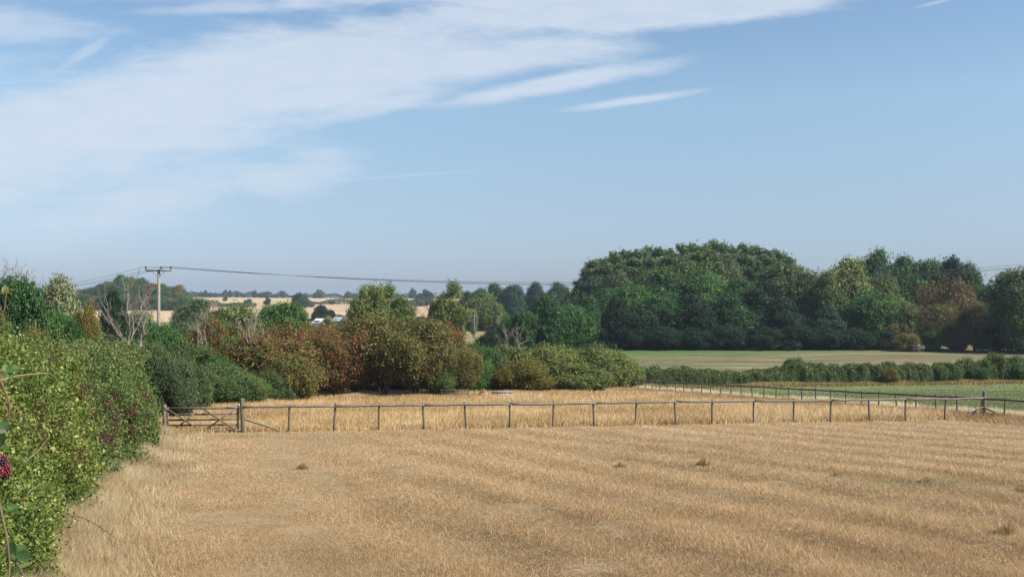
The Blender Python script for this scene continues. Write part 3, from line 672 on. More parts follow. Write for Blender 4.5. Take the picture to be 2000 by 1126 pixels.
# --- dead trees
def dead_tree(px, ybase, ytop, Y, spread, lab, seed, name='dead_tree', ngen=2, stems=6, thin=1.0, hw=40):
    """a short trunk that forks low into a fan of pale rising limbs, each with finer side branches"""
    r = np.random.default_rng(seed); X = (px - 1000) / F * Y; z0 = G(X, Y); H = ray(px, ytop, Y).z - z0
    e = empty(name, (X, Y, z0)); tag(e, lab, 'dead tree'); tb, bb = MB(), MB()
    zf = ray(px, ybase, Y).z - z0 + .10 * H; hwm = hw / F * Y
    tb.tube([(0, 0, -.1), (.03, 0, zf * .5), (0, .02, zf)], np.array([.13, .11, .095]) * thin, 8)
    def limb(p, q, rad, gen):
        n = 7; t = np.linspace(0, 1, n)[:, None]; L = np.linalg.norm(q - p)
        P_ = p * (1 - t) + q * t; w = np.cumsum(r.normal(size=(n, 3)) * L * .042, 0); w -= w[0]; P_ = P_ + w; P_[:, 2] += np.sin(t[:, 0] * 3.14) * L * -.05
        bb.tube(P_, rad * np.linspace(1, .22, n), 6 if gen == 0 else 4, False)
        if gen >= ngen: return
        for k in range(r.integers(4, 6) if gen == 0 else r.integers(2, 4)):
            i = r.integers(1, n - 1); d = unit(P_[i + 1] - P_[i]); a = unit(np.cross(d, rdir(1, r)[0]))
            dd = unit(d * .85 + a * r.uniform(.35, .8) + np.array([0, 0, .15])); limb(P_[i], P_[i] + dd * L * r.uniform(.28, .52), rad * .5, gen + 1)
    for k in range(stems):
        u = -1 + 2 * (k + .5) / stems + r.normal() * .10; hgt = (1 - .42 * abs(u) ** 1.5) * r.uniform(.86, 1.0)
        if k == stems // 2: hgt = 1.0
        limb(np.array([0, 0, zf * r.uniform(.86, .99)]), np.array([u * hwm, r.normal() * hwm * .35, zf + (H - zf) * hgt]), .055 * thin * r.uniform(.7, 1.1), 0)
    tb.build('trunk', M['deadwood'], e, True); bb.build('branches', M['deadwood'], e, True); return e
dead_tree(250, 690, 556, 52, 1.0, 'large bare dead tree with pale forking branches behind the hedge', 5, stems=7, hw=56, ngen=3, thin=.8)
dead_tree(274, 680, 575, 54, .9, 'second bare dead stem close right of the large dead tree', 8, stems=5, hw=30, ngen=2, thin=.7)
dead_tree(396, 694, 606, 68, .8, 'smaller bare dead tree in front of the orange tinted hawthorn', 9, stems=5, hw=26, ngen=2, thin=.9)
dead_tree(494, 686, 612, 74, .95, 'pale bare stems standing in the broad russet hawthorn', 12, stems=6, hw=42, ngen=3, thin=.9)
dead_tree(1013, 680, 636, 160, .8, 'pale bare stems in front of the small dark tree at the wood end', 14, stems=5, hw=24, ngen=2, thin=1.0)
dead_tree(988, 684, 640, 158, .8, 'thin brownish bare stems left of the pale ones at the wood end', 16, stems=5, hw=18, ngen=2, thin=1.1)
dead_tree(26, 600, 506, 52, .35, 'bare twigs rising above the dark tree at the left edge', 21, stems=9, hw=26, ngen=2, thin=.5)
dead_tree(60, 600, 535, 50, .35, 'thin bare twigs right of the left edge tree top', 22, stems=7, hw=18, ngen=2, thin=.35)

# ------------------------------------------------------------------ hedges
def WOB(Y): return .55 * (fbm(np.asarray(Y, float) * .45, np.asarray(Y, float) * 0, 15) - .5) * 2 + .25 * (fbm(np.asarray(Y, float) * 1.7, np.asarray(Y, float) * 0, 16) - .5) * 2
def HX(Y): return -6.8 - .294 * (np.asarray(Y, float) - 14.7)
def TOPH(Y): return 2.95 + .45 * np.exp(-((np.asarray(Y, float) - 9) / 6) ** 2) + .012 * np.maximum(0, np.asarray(Y, float) - 25)
def left_hedge():
    r = rng
    secs = [('bramble_hedge', 3.0, 24.0, 400000, .052, 'hedge_near', 'tall bright yellow green bramble hedge filling the left foreground'),
            ('hawthorn_hedge', 24.0, 42.6, 280000, .080, 'hedge_far', 'further darker stretch of the tall hedge running up to the gate')]
    nrm = unit(np.array([1, .294, 0.]))
    for nm, y0, y1, n, L, mt, lab in secs:
        e = empty(nm, (HX((y0 + y1) / 2) - 1.5, (y0 + y1) / 2, G(HX((y0 + y1) / 2), (y0 + y1) / 2))); tag(e, lab, 'hedge')
        off = -np.array(e.location)
        per = 12; ns_ = n // per
        Y = y0 + (y1 - y0) * r.uniform(0, 1, ns_)
        s = r.uniform(0, 1, ns_)                         # 0 foot .. 0.62 shoulder .. 1 back of the top
        Ht = TOPH(Y) + .22 * (fbm(Y * .35, Y * 0, 11) - .5) * 2 + .12 * np.sin(Y * 1.3)
        face = s < .62
        f = s / .62; h = np.where(face, Ht * f, Ht + .15 * np.sin((s - .62) / .38 * 3.14))
        bulge = -.55 * np.clip((Y - 38) / 4, 0, 1) + .50 * (fbm(Y * .5, h * .6, 21) - .5) * 2 + .30 * (fbm(Y * 1.7, h * 1.7, 23) - .5) * 2
        back = np.where(face, .15 + .95 * f ** 2.2, 1.1 + (s - .62) / .38 * 2.6)
        hole = np.clip(fbm(Y * 1.1, h * 1.3, 27, 3) - .54, 0, 1) * 5.0
        depth = r.exponential(.10, ns_) + hole
        lump = .30 * (fbm(Y * 1.3, s * 8, 31) - .5) * 2
        X = HX(Y) + WOB(Y) * np.clip(1 - f, 0, 1) - back + np.where(face, bulge * (.3 + f * .7), 0) - np.where(face, depth, 0)
        Z = gz(HX(Y), Y) + np.maximum(h + np.where(face, 0, lump) - np.where(face, 0, depth), .05)
        D = np.where(face[:, None], nrm + np.array([0, 0, .55]), np.array([.15, 0, 1.])); ax = unit(unit(D) + rdir(ns_, r) * .75)
        ln = r.uniform(.15, .45, ns_) * (1 + .9 * (r.uniform(0, 1, ns_) < .05)); k = r.uniform(0, 1, (ns_, per))
        P_ = np.stack([X, Y, Z], -1)[:, None] + ax[:, None] * (k * ln[:, None])[..., None] + r.normal(size=(ns_, per, 3)) * L * .9
        P_ = P_.reshape(-1, 3); m_ = len(P_); N = unit(np.repeat(unit(D), per, 0) * .7 + rdir(m_, r) * .95)
        sz = np.exp(r.normal(size=m_) * .32) * L * np.repeat(.75 + .35 * (Y - y0) / (y1 - y0), per)
        P_[:, 2] = np.maximum(P_[:, 2], gz(P_[:, 0], P_[:, 1]) + .02)
        mb = MB(); V, Fc = leaf_arrays(P_ + off, N, sz, sz * .62, r)
        mb.add(V, Fc, rnd=np.clip(.55 * r.uniform(0, 1, m_) + .45 * np.repeat(r.uniform(0, 1, ns_), per), 0, 1))
        # leafy shoots above the top
        ns = 620; sb = MB(); yc = r.uniform(y0, y1, ns); bk = r.uniform(.2, 3.2, ns); hh = r.uniform(.2, 1.0, ns) * np.where(yc < 17, .7, 1)
        for i in range(ns):
            base = np.array([HX(yc[i]) - bk[i] - .5, yc[i], G(HX(yc[i]), yc[i]) + float(TOPH(yc[i])) - .15]); d = unit(np.array([r.normal() * .3 + .1, r.normal() * .3, 1.]))
            pts = np.array([base + d * t * hh[i] + np.array([.12 * t * t, 0, -.05 * t * t]) for t in (0, .5, 1)]) + off
            sb.tube(pts, [.006, .005, .003], 3, False)
            k = int(34 * hh[i]) + 10; t = r.uniform(0, 1, k)
            Cc = pts[0] + (pts[2] - pts[0]) * t[:, None] + r.normal(size=(k, 3)) * .07
            V, Fc = leaf_arrays(Cc, unit(rdir(k) + [0.3, 0, .5]), L * r.uniform(.7, 1.3, k), L * .55, r)
            mb.add(V, Fc, rnd=r.uniform(0, 1, k))
        mb.build('foliage', M[mt], e)
        # twiggy stems at the foot
        for i in range(420):
            y = r.uniform(y0, y1); x = float(HX(y) + WOB(y)) - r.uniform(0, .5); z = G(x, y)
            d = unit(np.array([r.uniform(-.2, .9), r.normal() * .5, 1.])); l = r.uniform(.2, .65)
            p0 = np.array([x, y, z]); sb.tube(np.array([p0, p0 + d * l * .5, p0 + d * l + [.08, 0, -.1]]) + off, [.005, .004, .002], 3, False)
        sb.build('stems', M['cane'], e)
        # clusters of dark berries on the face
        bb = MB(); oct_v = np.array([[1, 0, 0], [-1, 0, 0], [0, 1, 0], [0, -1, 0], [0, 0, 1], [0, 0, -1.]]) ; oct_f = np.array([[0, 2, 4], [2, 1, 4], [1, 3, 4], [3, 0, 4], [2, 0, 5], [1, 2, 5], [3, 1, 5], [0, 3, 5]])
        spots = [(190, 760), (212, 783), (236, 806), (225, 810), (292, 782), (285, 775), (205, 856), (198, 862), (250, 803), (258, 808), (190, 850), (170, 762), (246, 840), (276, 812), (145, 885), (95, 800), (118, 830), (55, 820), (75, 860), (232, 772), (212, 795), (262, 790), (20, 800), (140, 700), (215, 835), (185, 812)]
        for (qx, qy) in spots:
            u = (qx - 1000) / F; yy = (-6.8 + .294 * 14.7 + .1) / (u + .294)
            if not (y0 <= yy < y1): continue
            c = np.array(ray(qx, qy, yy + .3)); k = 34
            P_ = c + r.normal(size=(k, 3)) * np.array([.08, .13, .08]) ; P_[:, 0] = HX(P_[:, 1]) - .0 + .28 - .25 * np.maximum(0, (P_[:, 2] - gz(P_[:, 0], P_[:, 1])) - 1.2) + r.normal(size=k) * .06
            rad = .010 + .0005 * yy
            for q_ in P_: bb.add(oct_v * rad * r.uniform(.7, 1.2) + q_ + off, oct_f)
        if bb.nv: bb.build('berries', M['berry'], e, True)['kind'] = 'stuff'
left_hedge()

def right_hedge():
    r = rng; n = 210000
    parts = [(11.5, 33, 'hedge', 'trimmed green hedge behind the far end of the rail fence'), (33, 78, 'hedge', 'taller rougher stretch of the hedge toward the right edge')]
    for x0, x1, nm, lab in parts:
        m = int(n * (x1 - x0) / 66); X = r.uniform(x0, x1, m); Yc = 105 + (X - 13) * .16
        ht = 1.42 + .55 * fbm(X * .25, X * 0, 41) + .7 * np.clip(vnoise(X * .6, X * 0, None, 43) - .62, 0, 1) + .012 * np.maximum(0, X - 25)
        for c_, w_, a_ in ((31.5, 1.5, .6), (56, 4, .6), (14, 1.5, .1)): ht = ht + a_ * np.exp(-((X - c_) / w_) ** 2)
        s = r.uniform(-1, 1, m); wd = 1.0 + .4 * (fbm(X * .5, X * 0, 47) - .5)
        k = r.uniform(0, 1, m) ** .35
        lump = 1 + .3 * (fbm(X * 1.1, s * 2, 51) - .5) * 2
        Y = Yc + wd * np.sin(s * 1.57) * lump; h = ht * lump * (np.cos(s * 1.57) ** .35) * k
        top = r.uniform(0, 1, m) < .25; h = np.where(top, ht * lump * np.cos(s * 1.57) ** .3 * r.uniform(.85, 1.1, m), h)
        Z = gz(X, Y) + np.maximum(h, .05); N = unit(np.stack([X * 0, np.sin(s * 1.57), .6 + 0 * X], -1) + rdir(m) * .9)
        sz = r.uniform(.7, 1.3, m) * .15
        mb = MB(); V, Fc = leaf_arrays(np.stack([X, Y, Z], -1), N, sz, sz * .6, r); mb.add(V, Fc, rnd=r.uniform(0, 1, m))
        e = empty(nm, ((x0 + x1) / 2, 108, -3.3)); tag(e, lab, 'hedge', None)
        o = mb.build('foliage', M['hedge_right'], e); o.matrix_parent_inverse = e.matrix_world.inverted(); o.location = (-e.location.x, -e.location.y, -e.location.z); o.matrix_parent_inverse.identity()
right_hedge()
plant('bush1', 'hedge_bush', 'bush', 'taller green bush standing up out of the hedge behind the rail fence', 1548, 26, 700, 108.5, 'green')
plant('bush3', 'hedge_bush', 'bush', 'large dark bush in the hedge at the right edge', 1975, 34, 699, 112, 'green')
plant('bush0', 'hedge_bush', 'bush', 'dark bush in the hedge left of the large right edge bush', 1900, 26, 708, 111, 'darkgreen')
plant('bush2', 'hedge_bush', 'bush', 'rounded dark bush in the hedge above the corner post', 1850, 22, 708, 110.5, 'darkgreen')
plant('bush4', 'hedge_bush', 'bush', 'brownish bush in the hedge, above the middle of the side fence', 1735, 24, 716, 109, 'brownolive')

# ------------------------------------------------------------------ bramble close to the camera, left edge
def leaflet(mb, p, d, n, L, r):
    """serrated oval leaflet, folded on its midrib"""
    d = unit(np.asarray(d, float)); n = unit(np.asarray(n, float) - d * (d @ n)); b = np.cross(d, n)
    prof_ = [(0, 0), (.12, .2), (.3, .34), (.5, .37), (.7, .28), (.88, .13), (1, 0)]
    mid = [p + d * t * L + n * (-.12 * t * t * L) for t, _ in prof_]
    l = [m + b * w * L * (1 + .12 * (-1) ** i) + n * w * L * .25 for i, (m, (t, w)) in enumerate(zip(mid, prof_))]
    rr_ = [m - b * w * L * (1 + .12 * (-1) ** i) + n * w * L * .25 for i, (m, (t, w)) in enumerate(zip(mid, prof_))]
    V = mid + l + rr_; k = len(prof_)
    Fc = [[i, i + 1, k + i + 1, k + i] for i in range(k - 1)] + [[i + 1, i, 2 * k + i, 2 * k + i + 1] for i in range(k - 1)]
    mb.add(V, Fc, rnd=np.full(len(Fc), r.uniform(0, 1)))
def bramble(name, lab, cane_pts, Lf, step, rad, seed, berries=None, mat='bramble', canemat='cane', drop=True, leaves=True):
    r = np.random.default_rng(seed); pts = np.array([list(ray(*c)) for c in cane_pts])
    # smooth
    t = np.linspace(0, len(pts) - 1, 6 * len(pts)); P_ = np.stack([np.interp(t, range(len(pts)), pts[:, k]) for k in range(3)], -1)
    for _ in range(3): P_[1:-1] = (P_[:-2] + 2 * P_[1:-1] + P_[2:]) / 4
    base = P_[0].copy()
    if drop:
        gx, gy = base[0], base[1]; g0 = G(gx, gy)
        P_ = np.concatenate([[[gx, gy, g0]], [[gx * 1.0, gy, (g0 + base[2]) / 2]], P_])
    e = empty(name, tuple(P_[0])); tag(e, lab, 'bramble'); off = -P_[0]
    sb = MB(); sb.tube(P_ + off, rad * np.linspace(1, .45, len(P_)), 6); sb.build('cane', M[canemat], e, True)
    if leaves:
        mb = MB(); seg = np.linalg.norm(np.diff(P_, axis=0), axis=1); cum = np.concatenate([[0], np.cumsum(seg)])
        s = step * .5
        while s < cum[-1]:
            p = np.array([np.interp(s, cum, P_[:, k]) for k in range(3)]); a = rdir(1, r)[0]; a[2] = abs(a[2]) * .4; a = unit(a)
            n = unit(np.array([.3, -.5, .8]) + r.normal(size=3) * .4); st = p + a * Lf * .6
            b = unit(np.cross(a, n)); L = Lf * r.uniform(.7, 1.2)
            leaflet(mb, st + off, a, n, L, r)
            leaflet(mb, st + off, unit(a * .3 + b), n, L * .8, r); leaflet(mb, st + off, unit(a * .3 - b), n, L * .8, r)
            s += step * r.uniform(.6, 1.4)
        mb.build('leaves', M[mat], e)
    if berries:
        import bmesh
        for bi, (bx, by, bY, kind) in enumerate(berries):
            c = np.array(ray(bx, by, bY)) + off; bm = bmesh.new()
            for k in range(34):
                z = 1 - 2 * (k + .5) / 34; q_ = math.sqrt(1 - z * z); th = k * 2.4
                res = bmesh.ops.create_icosphere(bm, subdivisions=1, radius=.0026)
                bmesh.ops.translate(bm, verts=res['verts'], vec=Vector((c[0] + .0078 * q_ * math.cos(th), c[1] + .0078 * q_ * math.sin(th), c[2] + .0095 * z)))
            me = bpy.data.meshes.new('blackberry'); bm.to_mesh(me); bm.free(); me.materials.append(M[kind])
            for pl in me.polygons: pl.use_smooth = True
            o = bpy.data.objects.new('berry', me); COL.objects.link(o); o.parent = e
bramble('bramble', 'nearest bramble stem at the left edge with blackberries and broad leaves', [(-60, 760, 1.9), (-20, 850, 1.9), (-6, 960, 1.85), (14, 1050, 1.8), (20, 1110, 1.8), (8, 1180, 1.75)], .034, .06, .003, 3,
        [(2, 905, 1.8, 'blackberry'), (12, 917, 1.8, 'redberry'), (-4, 922, 1.78, 'redberry'), (9, 925, 1.82, 'blackberry'), (6, 898, 1.83, 'redberry')])
bramble('bramble', 'second near bramble stem low at the left edge under the blackberries', [(-80, 980, 2.4), (-30, 1040, 2.4), (30, 1090, 2.4), (60, 1150, 2.4)], .034, .06, .003, 4)
bramble('bramble', 'blurred pale twig reaching right from the left edge at hedge top', [(-70, 770, 3.2), (0, 742, 3.3), (40, 732, 3.4), (96, 728, 3.5)], .035, .5, .0035, 5, mat='bramble', canemat='drycane')
bramble('bramble', 'leafy bramble tip at the left edge over the hedge top', [(-70, 690, 3.5), (-20, 660, 3.5), (8, 610, 3.5), (14, 560, 3.5)], .035, .07, .004, 6)
bramble('bramble', 'leafy bramble shoot hanging at the left edge below the pale twig', [(-40, 700, 2.6), (0, 740, 2.6), (20, 790, 2.6), (14, 840, 2.6)], .04, .08, .004, 8)
bramble('bramble', 'long dark bramble cane arching out of the hedge foot over the dry grass', [(60, 1050, 13.4), (95, 1020, 13.6), (130, 1005, 13.8), (160, 1008, 14), (190, 1025, 14.1), (228, 1052, 14.1)], .03, .12, .011, 9, drop=False)
bramble('bramble', 'dry orange cane lying on the hedge face in the lower left', [(40, 985, 12.4), (60, 955, 12.5), (90, 938, 12.6)], .03, 1, .009, 10, canemat='drycane', drop=False, leaves=False)
bramble('bramble', 'dry straw coloured cane on the hedge face above the orange one', [(45, 905, 12.0), (75, 880, 12.1), (98, 850, 12.2)], .03, 1, .008, 11, canemat='drycane', drop=False, leaves=False)

# ------------------------------------------------------------------ fences and gate
def uline(u, A_, B_):
    """where the sight direction u = X/Y meets the ground line A-B"""
    (ax, ay), (bx, by) = A_, B_; t = (u * ay - ax) / ((bx - ax) - u * (by - ay)); return ax + t * (bx - ax), ay + t * (by - ay)
GP = (-11.72, 43.4); CP = (25.1, 53.0)
GLX, GLY = uline((322 - 1000) / F, GP, (-30, 41.5))
fpx = [565, 653, 740, 828, 910, 996, 1080, 1160, 1241, 1319, 1390, 1471, 1549, 1621, 1697, 1767, 1844]
def wob_tube(mb, p, q, rad, r, n=10, sag=0.0, k=8):
    t = np.linspace(0, 1, n)[:, None]; P_ = np.asarray(p) * (1 - t) + np.asarray(q) * t
    w = np.cumsum(r.normal(size=(n, 3)) * .006, 0); w -= w[-1] * t; P_ = P_ + w; P_[:, 2] -= sag * 4 * (t * (1 - t))[:, 0]
    mb.tube(P_, rad * (1 + r.normal(size=n) * .05), k)
def post(mb, x, y, h, rad, r):
    z = G(x, y) - .25; top = z + .25 + h; l = r.normal(size=2) * .035
    P_ = [(x, y, z), (x, y, z + .5), (x + l[0], y + l[1], top - .03), (x + l[0], y + l[1], top)]
    mb.tube(P_, [rad, rad, rad * .97, rad * .82], 10)
def rail_fence(name, lab, A_, posts_xy, h, rh, rail_off, matp, matr, seed, braces=(), big=(), span=2, wires=True, rrad=.057):
    r = np.random.default_rng(seed); x0, y0 = posts_xy[0]; o0 = np.array([x0, y0, G(x0, y0)])
    e = empty(name, tuple(o0)); tag(e, lab, 'fence')
    def fin(mb, nm, mt):
        for v in mb.v: v -= o0.astype(np.float32)
        return mb.build(nm, mt, e, True)
    for i, (x, y) in enumerate(posts_xy):
        mb = MB(); b = i in big; post(mb, x, y, (h + .3) if b else h + r.uniform(-.03, .04), (.09 if b else .048), r); fin(mb, 'post', M[matp])
    off = np.array(rail_off); i = 0
    hs = [rh + r.uniform(-.02, .02) for _ in posts_xy]
    while i < len(posts_xy) - 1:
        j = min(i + span, len(posts_xy) - 1); mb = MB(); K = []
        for k in range(i, j + 1):
            x, y = posts_xy[k]; K.append(np.array([x, y, G(x, y) + hs[k]]) + off)
        K[-1] = K[-1] + (K[-1] - K[0]) / np.linalg.norm(K[-1] - K[0]) * .10
        t = np.linspace(0, 1, 9); P_ = np.stack([np.interp(t, np.linspace(0, 1, len(K)), [q_[d_] for q_ in K]) for d_ in range(3)], -1)
        P_ += r.normal(size=P_.shape) * .006; P_[:, 2] -= .018 * np.sin(t * 3.14)
        mb.tube(P_, rrad * np.linspace(1.08, .9, 9), 8); fin(mb, 'rail', M[matr]); i = j
    for p, q in braces:
        mb = MB(); wob_tube(mb, p, q, .05, r); fin(mb, 'brace', M['fence'])
    if wires:
        mb = MB()
        for hz in (.15, .35, .55, .75, .95):
            for k in range(len(posts_xy) - 1):
                a, b = posts_xy[k], posts_xy[k + 1]
                mb.tube([np.array([a[0], a[1], G(*a) + hz]) + off * .75, np.array([b[0], b[1], G(*b) + hz]) + off * .75], .0022, 3, False)
        fin(mb, 'wire', M['steel'])
    return e
front = [GP] + [uline((x - 1000) / F, GP, CP) for x in fpx] + [CP]
fd = unit(np.array([CP[0] - GP[0], CP[1] - GP[1], 0.]))
b1 = np.array([GP[0], GP[1], G(*GP) + .62]); b1e = b1 + fd * 1.55; b1e[2] = G(b1e[0], b1e[1]) + .06
c1 = np.array([CP[0], CP[1], G(*CP) + .72]); c1e = c1 - fd * 1.15; c1e[2] = G(c1e[0], c1e[1]) + .14
rail_fence('wooden_fence', 'round pole rail fence running from the gate across the field to the corner post', None, front, 1.2, 1.13, (0.01, -.085, 0), 'postwood', 'fence', 101,
           [(b1, b1e), (c1, c1e)], big=(0, len(front) - 1))
nsp = 28; side = [(25.1 - 13.0 * k / nsp - .06, 53.0 + 47.0 * k / nsp + .35) for k in range(nsp + 1)]
pre = [(25.95, 47.9), (25.65, 49.6), (25.38, 51.4)]
side = pre + [(25.08, 53.32)] + side[1:]
c2 = np.array([25.15, 53.0, G(25.1, 53) + .62]); c2e = np.array([25.42, 51.5, G(25.4, 51.5) + .25])
rail_fence('wooden_fence', 'darker rail fence running away from the corner post toward the sallow bushes', None, side, 1.22, 1.12, (-.08, -.02, 0), 'postwood', 'darkfence', 102, [(c2, c2e)], span=2)

# left gate post and field gate
gx, gy = GLX, GLY; zl, zr = G(gx, gy), G(*GP)
e = empty('gate_post', (gx, gy, zl)); tag(e, 'round grey gate post at the end of the tall hedge', 'post')
mb = MB(); mb.tube([(0, 0, -.3), (0, 0, .6), (.01, 0, 1.18), (.01, 0, 1.24)], [.085, .085, .08, .06], 12); mb.build('post_body', M['fence'], e, True)
mb = MB(); mb.box((.09, -.07, 1.04), (.10, .02, .035)); mb.tube([(.0, -.085, 1.12), (.1, -.09, 1.06), (.16, -.09, 1.1)], .006, 5); mb.build('latch', M['steel'], e)
e = empty('field_gate', (gx, gy, zl)); tag(e, 'weathered five bar wooden field gate with crossed braces, closed', 'gate')
dirv = np.array([GP[0] - gx, GP[1] - gy, zr - zl]); LG = np.linalg.norm(dirv[:2]); gd = dirv / LG
ga, gb = .11, LG - .16
def gp(s, z): return np.array([gd[0] * s, gd[1] * s, gd[2] * s + z])
fc = (-gd[1], gd[0], 0)
for k, (z, hh) in enumerate([(1.06, .10), (.80, .085), (.56, .085), (.33, .085), (.08, .09)]):
    mb = MB(); mb.beam(gp(ga, z), gp(gb, z + .02), .028 if k else .06, hh, fc); mb.build('bar', M['gatewood'], e)
for s in (ga + .035, gb - .045):
    mb = MB(); mb.beam(gp(s, .03), gp(s, 1.12 if s < 1 else 1.17), .062, .075 if s < 1 else .1, fc); mb.build('stile', M['gatewood'], e)
mid_ = (ga + gb) / 2; off2 = np.array([gd[1], -gd[0], 0]) * .045
for (s0, z0, s1, z1, k) in [(ga + .05, 1.02, mid_ - .02, .06, 1), (ga + .25, .10, mid_ - .15, 1.02, 1.6), (mid_ - .02, .06, gb - .12, 1.06, 1), (mid_ + .05, 1.02, gb - .1, .1, 1.6)]:
    mb = MB(); mb.beam(gp(s0, z0) + off2 * k, gp(s1, z1) + off2 * k, .024, .07, fc); mb.build('brace', M['gatewood'], e)
for z, l in ((1.09, .55), (.12, .3)):
    mb = MB(); mb.beam(gp(gb - l, z) + off2 * 1.3, gp(gb + .08, z) + off2 * 1.3, .012, .06, fc); mb.tube([gp(gb + .08, z - .05) + off2 * 1.3, gp(gb + .08, z + .05) + off2 * 1.3], .014, 6); mb.build('hinge', M['steel'], e)

# ------------------------------------------------------------------ power line
def utility_pole(px, ytop, Y, lab, rz, name='utility_pole', arm=2.45, r0=.17, group=None):
    X = (px - 1000) / F * Y; z0 = G(X, Y); H = ray(px, ytop, Y).z - z0
    e = empty(name, (X, Y, z0), rz); tag(e, lab, 'utility pole', group)
    mb = MB(); mb.tube([(0, 0, -.3), (0, 0, H * .5), (0, 0, H - .06), (0, 0, H)], [r0 * 1.15, r0, r0 * .78, r0 * .6], 12); mb.build('shaft', M['pole'], e, True)
    ca = H - .12
    mb = MB(); mb.box((-.0, -.18, ca), (arm, .1, .12)); mb.build('crossarm', M['pole' if name != 'utility_pole' else 'iron'], e)
    for s in (-1, 1):
        mb = MB(); mb.beam((s * .62, -.16, ca - .06), (s * .08, -.14, ca - .55), .012, .035, (0, 1, 0)); mb.build('stay', M['steel'], e)
    T = []
    for s in (-arm / 2 + .06, .28 * arm / 2.45 * 1.0, arm / 2 - .04):
        mb = MB(); zb = ca + .06; mb.tube([(s, -.18, zb), (s, -.18, zb + .12)], .014, 6); o = mb.build('insulator', M['iron'], e)
        mb = MB(); mb.tube([(s, -.18, zb + .10), (s, -.18, zb + .14), (s, -.18, zb + .20), (s, -.18, zb + .24), (s, -.18, zb + .31), (s, -.18, zb + .35)], [.05, .10, .07, .10, .06, .035], 10); mb.build('bell', M['ceramic'], o, True)
        c, s_ = math.cos(rz), math.sin(rz); T.append(np.array([X + c * s + s_ * .18, Y + s_ * s - c * .18, z0 + zb + .34]))
    return e, T
e1, T1 = utility_pole(310, 526, 95, 'tall wooden electricity pole with crossarm and three insulators above the hedge', .04)
mb = MB(); mb.tube([(.10, -.1, 11.0), (.9, -.2, 8.0)], .012, 4)
e2, T2 = utility_pole(2080, 519, 97, 'electricity pole standing just beyond the right edge', -.04)
e3, T3 = utility_pole(-60, 566, 215, 'electricity pole far behind the trees beyond the left edge', .4)
def cable(a, b, sag, lab, rad=.014):
    t = np.linspace(0, 1, 60)[:, None]; P_ = a * (1 - t) + b * t; P_[:, 2] -= sag * 4 * (t * (1 - t))[:, 0]
    mb = MB(); mb.tube(P_ - a, rad, 4, False); o = mb.build('power_cable', M['wire']); o.location = tuple(a); tag(o, lab, 'cable', 'electricity cables'); return o
nmz = ['rear', 'middle', 'front']
T2s = [T2[0] + np.array([0, .0, .10]), T2[1] + np.array([0, 0, -.02]), T2[2]]
for k in range(3): cable(T1[k], T2s[k], 1.75 + .12 * k, ['long cable to the right from the outer left insulator of the pole', 'long cable to the right from the middle insulator of the pole', 'long cable to the right from the outer right insulator of the pole'][k])
for k in range(3): cable(T1[k], T3[k], 1.4, ['topmost cable going left from the pole toward the willow', 'middle cable going left from the pole toward the willow', 'lowest cable going left from the pole toward the willow'][k])
# small pale pole and far H pole
X, Y = (926.5 - 1000) / F * 235, 235; z0 = G(X, Y); H = ray(927, 614, Y).z - z0
e = empty('small_pole', (X, Y, z0)); tag(e, 'slim pale pole with a short top arm among the small grey willows', 'pole')
mb = MB(); mb.tube([(0, 0, 0), (0, 0, H)], [.10, .07], 8); mb.build('shaft', M['steel'], e, True)
mb = MB(); mb.box((.05, 0, H - .15), (1.3, .1, .1)); mb.build('arm', M['steel'], e)
X, Y = (853 - 1000) / F * 900, 900; z0 = G(X, Y); H = ray(853, 571, Y).z - z0
e = empty('twin_pole', (X, Y, z0)); tag(e, 'tiny far twin legged power pole on the hill right of the broad poplar', 'utility pole')
for s in (-1, 1): mb = MB(); mb.tube([(s * 1.3, 0, 0), (s * 1.3, 0, H)], .28, 6); mb.build('shaft', M['pole'], e)
mb = MB(); mb.box((0, -.5, H - .4), (5.0, .3, .35)); mb.build('crossarm', M['iron'], e)

# ------------------------------------------------------------------ sheds in the distance
def shed(px0, px1, ytop, Y, lab, wallm, roofm, depth=14, wall_h=3.0):
    X0, X1 = (px0 - 1000) / F * Y, (px1 - 1000) / F * Y; zt = ray(px0, ytop, Y).z; cx = (X0 + X1) / 2; w = X1 - X0; z0 = G(cx, Y); H = zt - z0
    e = empty('farm_shed', (cx, Y, z0)); tag(e, lab, 'shed')
    we_ = H - 1.3
    mb = MB(); mb.box((0, depth / 2, we_ / 2), (w, depth, we_)); mb.build('wall', M[wallm], e)
    mb = MB(); x = w / 2 + .3; V = [(-x, -.5, we_ + .01), (x, -.5, we_ + .01), (x, depth / 2, H), (-x, depth / 2, H), (x, depth + .5, we_ + .01), (-x, depth + .5, we_ + .01)]
    V2 = V + [(a, b, c + .15) for a, b, c in V]
    mb.add(V2, [[6, 7, 8, 9], [9, 8, 10, 11], [0, 3, 2, 1], [3, 5, 4, 2], [0, 1, 7, 6], [4, 5, 11, 10]]); mb.add([V2[i] for i in (0, 3, 9, 6, 5, 11, 1, 2, 8, 7, 4, 10)], [[0, 1, 2, 3], [1, 4, 5, 2], [6, 9, 8, 7], [7, 8, 11, 10]]); mb.build('roof', M[roofm], e)
    mb = MB(); mb.box((w * .2, -.04, 1.2), (2.4, .06, 2.4)); mb.build('door', M['grey'], e)
    for s in (-.3, -.1): mb = MB(); mb.box((w * s, -.03, 2.2), (1.2, .05, .8)); mb.build('window', M['glass'], e)
shed(611, 638, 623, 330, 'long white roofed farm shed beyond the bright green tree', 'white', 'white')
shed(650, 688, 620, 345, 'grey farm shed with a pale ridge left of the broad poplar', 'grey', 'grey', 10)

